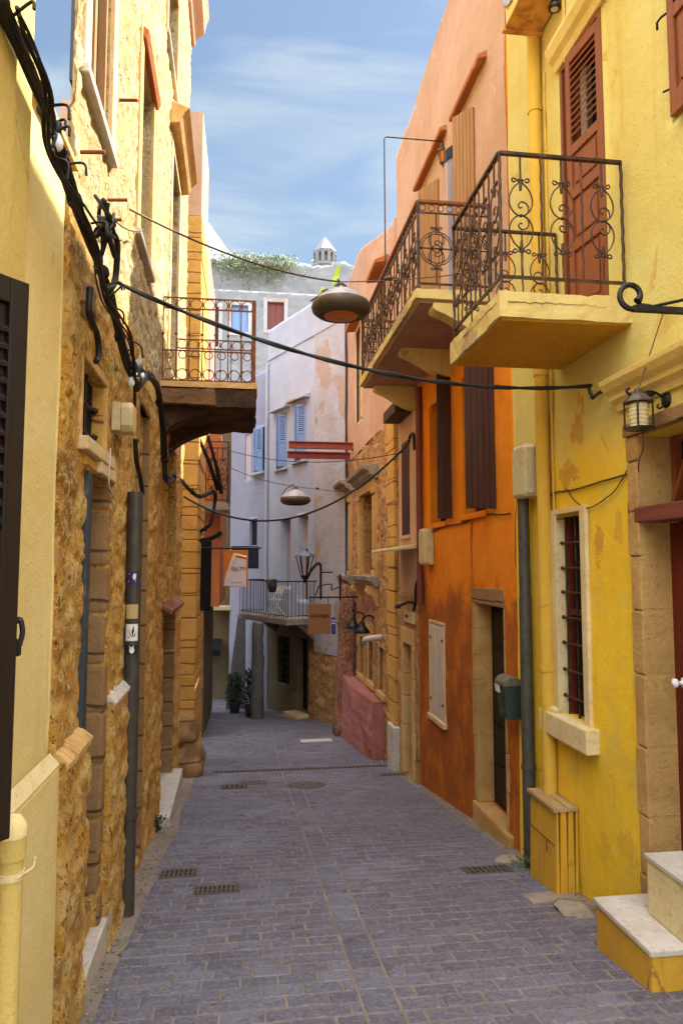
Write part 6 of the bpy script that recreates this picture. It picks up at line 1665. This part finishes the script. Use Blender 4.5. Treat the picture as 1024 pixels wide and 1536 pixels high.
bundle(pts, 10, .011, .034, 'thick bundle of black cables running down the left wall from the cream house eave', seed=2)
pts = [wl_pt(FL,20,20,.13),wl_pt(FL,66,135,.16),wl_pt(FL,80,225,.13)]+[wl_pt(FS,px,py,.14) for px,py in ((124,310),(146,360),(156,440),(188,500),(200,570))]
bundle(pts, 4, .007, .05, 'loose thinner cables trailing along the thick cable bundle on the left wall', seed=9, ties=False, name='loose_cables')
pts = [wl_pt(FS,px,py,.1) for px,py in ((205,580),(222,562),(236,585),(244,640),(247,690),(252,720))]
pts += [V((at(266,715,10.5).x,10.5,at(266,715,10.5).z)), at(285,735,12.0), at(300,745,12.1), at(322,740,13.0), at(316,785,13.0), at(300,800,13.0), at(298,830,13.0)]
bundle(pts, 7, .014, .04, 'black cable bundle sagging past the sooty corbel to the stone pier', seed=5)
for seed,(A,B) in enumerate(((at(297,655,12.5),at(327,735,13.0)),(at(312,655,12.5),at(332,740,13.0)),(at(290,812,13.),at(332,800,13.)))): 
    bundle([A,A.lerp(B,.5)+V((.03,0,-.03)),B], 4, .022, .04, ['left twisted cable strand dropping behind the sooty corbel','right twisted cable strand dropping behind the sooty corbel','short tangled cable strand over the black banner'][seed], seed=seed+20, ties=False)
# tangle of loops where the cables meet
mb = MB(); rr = random.Random(15); c = wl_pt(FS,147,335,.12)
for k in range(9):
    p = [c+V((rr.uniform(-.02,.08),rr.uniform(-.13,.13),rr.uniform(-.13,.11))) for _ in range(5)]; mb.tube(crom(p+[p[0]],5),rr.uniform(.006,.014),6)
mb.tube(crom([c+V((.03,.1,.02)),c+V((.05,.25,.03)),c+V((.03,.36,-.1)),c+V((.02,.33,-.2)),c+V((.0,.22,-.26))],6),.018,7)
tag(mb.build('cable_tangle', M['cable']),'tangle of looped black cables on the rubble wall below the eave','cable')
# bulbs
bl = ['white light bulb hanging from the cables near the eave of the cream house','white light bulb hanging under the cables above the cream cable box','small white bulb among the taped cables, left of its twin','small white bulb on the cables closest to the balcony']
for i,(F,px,py,s) in enumerate(((FL,86,212,.78),(FS,197,572,.72),(FS,206,563,.45),(FS,214,563,.5))):
    c = wl_pt(F,px,py,.13); 
    o = MB().lathe([(.001,-.052*s),(.018*s,-.048*s),(.031*s,-.028*s),(.033*s,-.008*s),(.026*s,.016*s),(.017*s,.035*s),(.015*s,.046*s)],c,16).build('light_bulb', M['bulb'])
    MB().lathe([(.02*s,.04*s),(.022*s,.06*s),(.022*s,.1*s),(.01*s,.11*s)],c,12).build('socket', M['cable'], o); tag(o,bl[i],'light bulb','bulbs along the cable bundle')
c = wl_pt(FS,213,545,.12); mb = MB()
for i in range(6): mb.lathe([(.026,-.016),(.03,0),(.026,.016)],c+V((-.02,i*.03-.07,.0-.015*abs(i-2))),10,(0.2,1,-.3))
tag(mb.build('cable_wrap', M['tape']),'silvery taped wrapping on the cables beside the small bulbs','cable wrap')
# spans across the lane
A = wl_pt(FS,168,420,.08); B = HOOK
def span(A,B,drop,r,label,mat='cable',k=30,name='cable',wob=.0,strands=1):
    mb = MB(); p = sag(A,B,drop,k)
    for s in range(strands):
        mb.tube([q+V((0,math.cos(i*.9+s*3.14)*r*.6*(strands>1),math.sin(i*.9+s*3.14)*r*.6*(strands>1)+wob*noise.noise(V((i*.4,s,1))))) for i,q in enumerate(p)], r, 7)
    return tag(mb.build(name, M[mat]), label, 'cable')
# slack so the span passes through the photographed mid point
M_ = (A+B)/2; y_m = M_.y
ym = at(520,555,y_m).z
span(A,B,max(.05,M_.z-ym),.0105,'thick twisted black cable spanning the lane from the rubble house to the yellow house hook',strands=2)
A2 = at(276,745,11.6); B2 = FR.P(*FR.hit(617,665),.05); Mz = at(420,768,(A2.y+B2.y)/2).z
span(A2,B2,max(.05,(A2.z+B2.z)/2-Mz+.08),.017,'sagging black cable spanning from the stone pier to the salmon house')
mb = MB().tube(crom([B2,B2+V((.02,-.05,.12)),B2+V((.03,-.2,.1)),B2+V((.03,-.28,-.15))],5),.024,7); tag(mb.build('cable_loop', M['cable']),'black cable loop where the sagging cable meets the salmon house','cable')
span(at(338,674,15),FR.P(*FR.hit(608,678),.02),.22,.008,'thin wire crossing the lane in front of the red steel beams')
# hanging street lamps
def hang_lamp(px,py,wpx,dia,L,Rp,label,wl,amber,ribbon=False):
    y = dia*FPX/wpx; c = at(px,py,y); R = dia/2
    T = thing('hanging_lamp', c, label, 'street lamp')
    s = MB(); s.lathe([(R*.13,R*.78),(R*.16,R*.70),(R*.34,R*.62),(R*.56,R*.50),(R*.76,R*.34),(R*.89,R*.18),(R*.92,R*.14)],c,32); s.build('shade', M['lamp_metal'], T)
    b = MB(); b.lathe([(R*.9,R*.16),(R*.96,R*.12),(R*1.0,-.05*R),(R*.96,-R*.2),(R*.82,-R*.33),(R*.64,-R*.41),(R*.58,-R*.39)],c,32); b.build('rim', M['lamp_dark'], T)
    d = MB(); d.lathe([(R*.59,-R*.385),(R*.45,-R*.42),(R*.2,-R*.44),(.001,-R*.445)],c,24); d.build('lens', M['amber'] if amber else M['dark'], T)
    k = MB(); k.lathe([(R*.1,R*.78),(R*.14,R*.84),(R*.08,R*.95),(R*.02,R*1.0)],c,12); k.tube([c+V((-R*.2,0,R*.8)),c+V((0,0,R*.97)),c+V((R*.2,0,R*.8))],R*.035,6); k.build('hanger', M['lamp_dark'], T)
    if ribbon:
        rb = MB(); q = c+V((-.02,-.02,R*.72))
        rb.add([q+V((-.08,0,.0)),q+V((-.05,0,-.01)),q+V((.0,.01,.10)),q+V((.015,.0,.22)),q+V((-.02,.0,.2)),q+V((-.06,.01,.08))],[(0,1,2,5),(5,2,3,4)])
        rb.add([q+V((-.22,0,-.12)),q+V((-.2,.01,-.13)),q+V((-.15,0,-.03)),q+V((-.17,.01,-.02))],[(0,1,2,3)]); rb.build('ribbon', M['ribbon'], T, recalc=False)
        tl = MB(); h = c+V((-.05,0,R*1.0)); tl.tube(crom([h,h+V((.04,-.02,-.06)),h+V((0,-.03,-.13)),h+V((-.12,-.02,-.17)),h+V((-.26,0,-.26))],5),.008,6); tl.tube([h+V((-.08,-.02,-.14)),h+V((-.14,-.02,-.17))],.017,6); tl.build('flex', M['cable'], T)
    else:
        tl = MB(); h = c+V((-R*.1,0,R)); tl.tube(crom([h,h+V((-R*.3,0,-R*.2)),h+V((-R*.5,0,-R*.3)),h+V((-R*.8,0,-R*.7))],5),.009,6); tl.build('flex', M['cable'], T)
    for ch in T.children:
        for v_ in ch.data.vertices:
            if ch.name.split('.')[0] in ('shade','rim','lens','hanger'): v_.co.z *= .88
    top = c+V((0,0,R*.86)); mb = MB(); mb.tube(sag(L,top,.1,16),.0085,6); mb.tube(sag(top,Rp,.03,12),.006,5); mb.lathe([(.001,-.06),(.018,-.04),(.018,.04),(.001,.06)],top.lerp(Rp,.3),8,(Rp-top))
    tag(mb.build('lamp_wire', M['cable_brown']), wl, 'wire')
hang_lamp(511,460,92,.6,wl_pt(FS,195,314,.02),FR.P(*FR.hit(742,404),0),'large bronze dome street lamp hanging over the lane with an amber lens and lime ribbon','wire carrying the large bronze lamp between the rubble and orange houses',True,True)
hang_lamp(443,749,46,.6,at(320,688,14.9),FR.P(*FR.hit(540,738),0),'smaller looking bronze dome street lamp farther down the lane before the lilac house','wire carrying the farther bronze lamp before the lilac house',False)
span(wl_pt(FS,160,318,.05),wl_pt(FS,215,345,.1),.05,.006,'short loose wire end beside the cable tangle','cable_brown')
# ------------------------------------------------------------------ daylight
el, az = math.radians(53), math.radians(74)      # azimuth measured from +Y towards +X
Sd = V((math.cos(el)*math.sin(az), math.cos(el)*math.cos(az), math.sin(el)))
sun = bpy.data.lights.new('sun','SUN'); sun.energy = 5.0; sun.angle = math.radians(.55); sun.color = (1,.90,.74)
so = bpy.data.objects.new('sun', sun); COL.objects.link(so); so.rotation_euler = Sd.to_track_quat('Z','Y').to_euler(); so.location = (10,10,30)
wd = bpy.data.worlds.new('World'); scn.world = wd; wd.use_nodes = True
nt = wd.node_tree; bg = nt.nodes['Background']
sky = nt.nodes.new('ShaderNodeTexSky'); sky.sky_type = 'NISHITA'; sky.sun_disc = False; sky.sun_elevation = el; sky.sun_rotation = az
sky.air_density = 1.0; sky.dust_density = .8; sky.ozone_density = 1.1; sky.altitude = 20
tc = nt.nodes.new('ShaderNodeTexCoord'); mp = nt.nodes.new('ShaderNodeMapping'); nt.links.new(tc.outputs['Generated'], mp.inputs['Vector'])
mp.inputs['Scale'].default_value = (1.0,1.0,5.5); mp.inputs['Rotation'].default_value = (.12,.2,.3)
def wn(scale, detail, dist, loc):
    n = nt.nodes.new('ShaderNodeTexNoise'); n.inputs['Scale'].default_value = scale; n.inputs['Detail'].default_value = detail; n.inputs['Roughness'].default_value = .55; n.inputs['Distortion'].default_value = dist
    m = nt.nodes.new('ShaderNodeMapping'); m.inputs['Location'].default_value = loc; nt.links.new(mp.outputs[0], m.inputs['Vector']); nt.links.new(m.outputs[0], n.inputs['Vector']); return n.outputs['Fac']
def wr(f,a,b,c,d):
    n = nt.nodes.new('ShaderNodeMapRange'); n.interpolation_type='SMOOTHSTEP'; nt.links.new(f,n.inputs['Value'])
    for k,x in zip(('From Min','From Max','To Min','To Max'),(a,b,c,d)): n.inputs[k].default_value = x
    return n.outputs[0]
cl = wr(wn(1.6,7,.6,(3,1,2)), .47,.68,.0,.8)
mx = nt.nodes.new('ShaderNodeMix'); mx.data_type='RGBA'; sz = nt.nodes.new('ShaderNodeSeparateXYZ'); nt.links.new(tc.outputs['Generated'], sz.inputs[0])
hz_ = nt.nodes.new('ShaderNodeMix'); hz_.data_type='RGBA'; nt.links.new(wr(sz.outputs[2],.15,.6,.62,.22), hz_.inputs[0]); nt.links.new(sky.outputs[0],hz_.inputs[6]); hz_.inputs[7].default_value = (2.4,3.3,3.75,1)
nt.links.new(cl,mx.inputs[0]); nt.links.new(hz_.outputs[2],mx.inputs[6]); mx.inputs[7].default_value = (3.6,4.2,4.6,1)
# added bright cloud, out of view overhead and behind, to fill the shaded lane
sx = nt.nodes.new('ShaderNodeSeparateXYZ'); nt.links.new(tc.outputs['Generated'], sx.inputs[0])
def wm(op,a,b):
    n = nt.nodes.new('ShaderNodeMath'); n.operation = op
    for i,x in enumerate((a,b)):
        if isinstance(x,(int,float)): n.inputs[i].default_value = x
        else: nt.links.new(x, n.inputs[i])
    return n.outputs[0]
ov = wm('MULTIPLY', wr(wm('SUBTRACT', sx.outputs[2], wm('MULTIPLY', sx.outputs[1], .35)), .44,.8,0,1), wr(wn(1.1,6,.5,(7,2,1)), .25,.5,.55,1))
m2 = nt.nodes.new('ShaderNodeMix'); m2.data_type='RGBA'; nt.links.new(ov,m2.inputs[0]); nt.links.new(mx.outputs[2],m2.inputs[6]); m2.inputs[7].default_value = (27,27.5,29,1)
nt.links.new(m2.outputs[2], bg.inputs['Color']); bg.inputs['Strength'].default_value = .05
scn.view_settings.view_transform = 'Standard'; scn.view_settings.look = 'None'; scn.view_settings.gamma = 1; scn.view_settings.use_curve_mapping = False
scn.view_settings.exposure = 2.0
scn.render.engine = 'CYCLES'
scn.cycles.max_bounces = 10; scn.cycles.diffuse_bounces = 7; scn.cycles.glossy_bounces = 3
scn.cycles.use_denoising = True
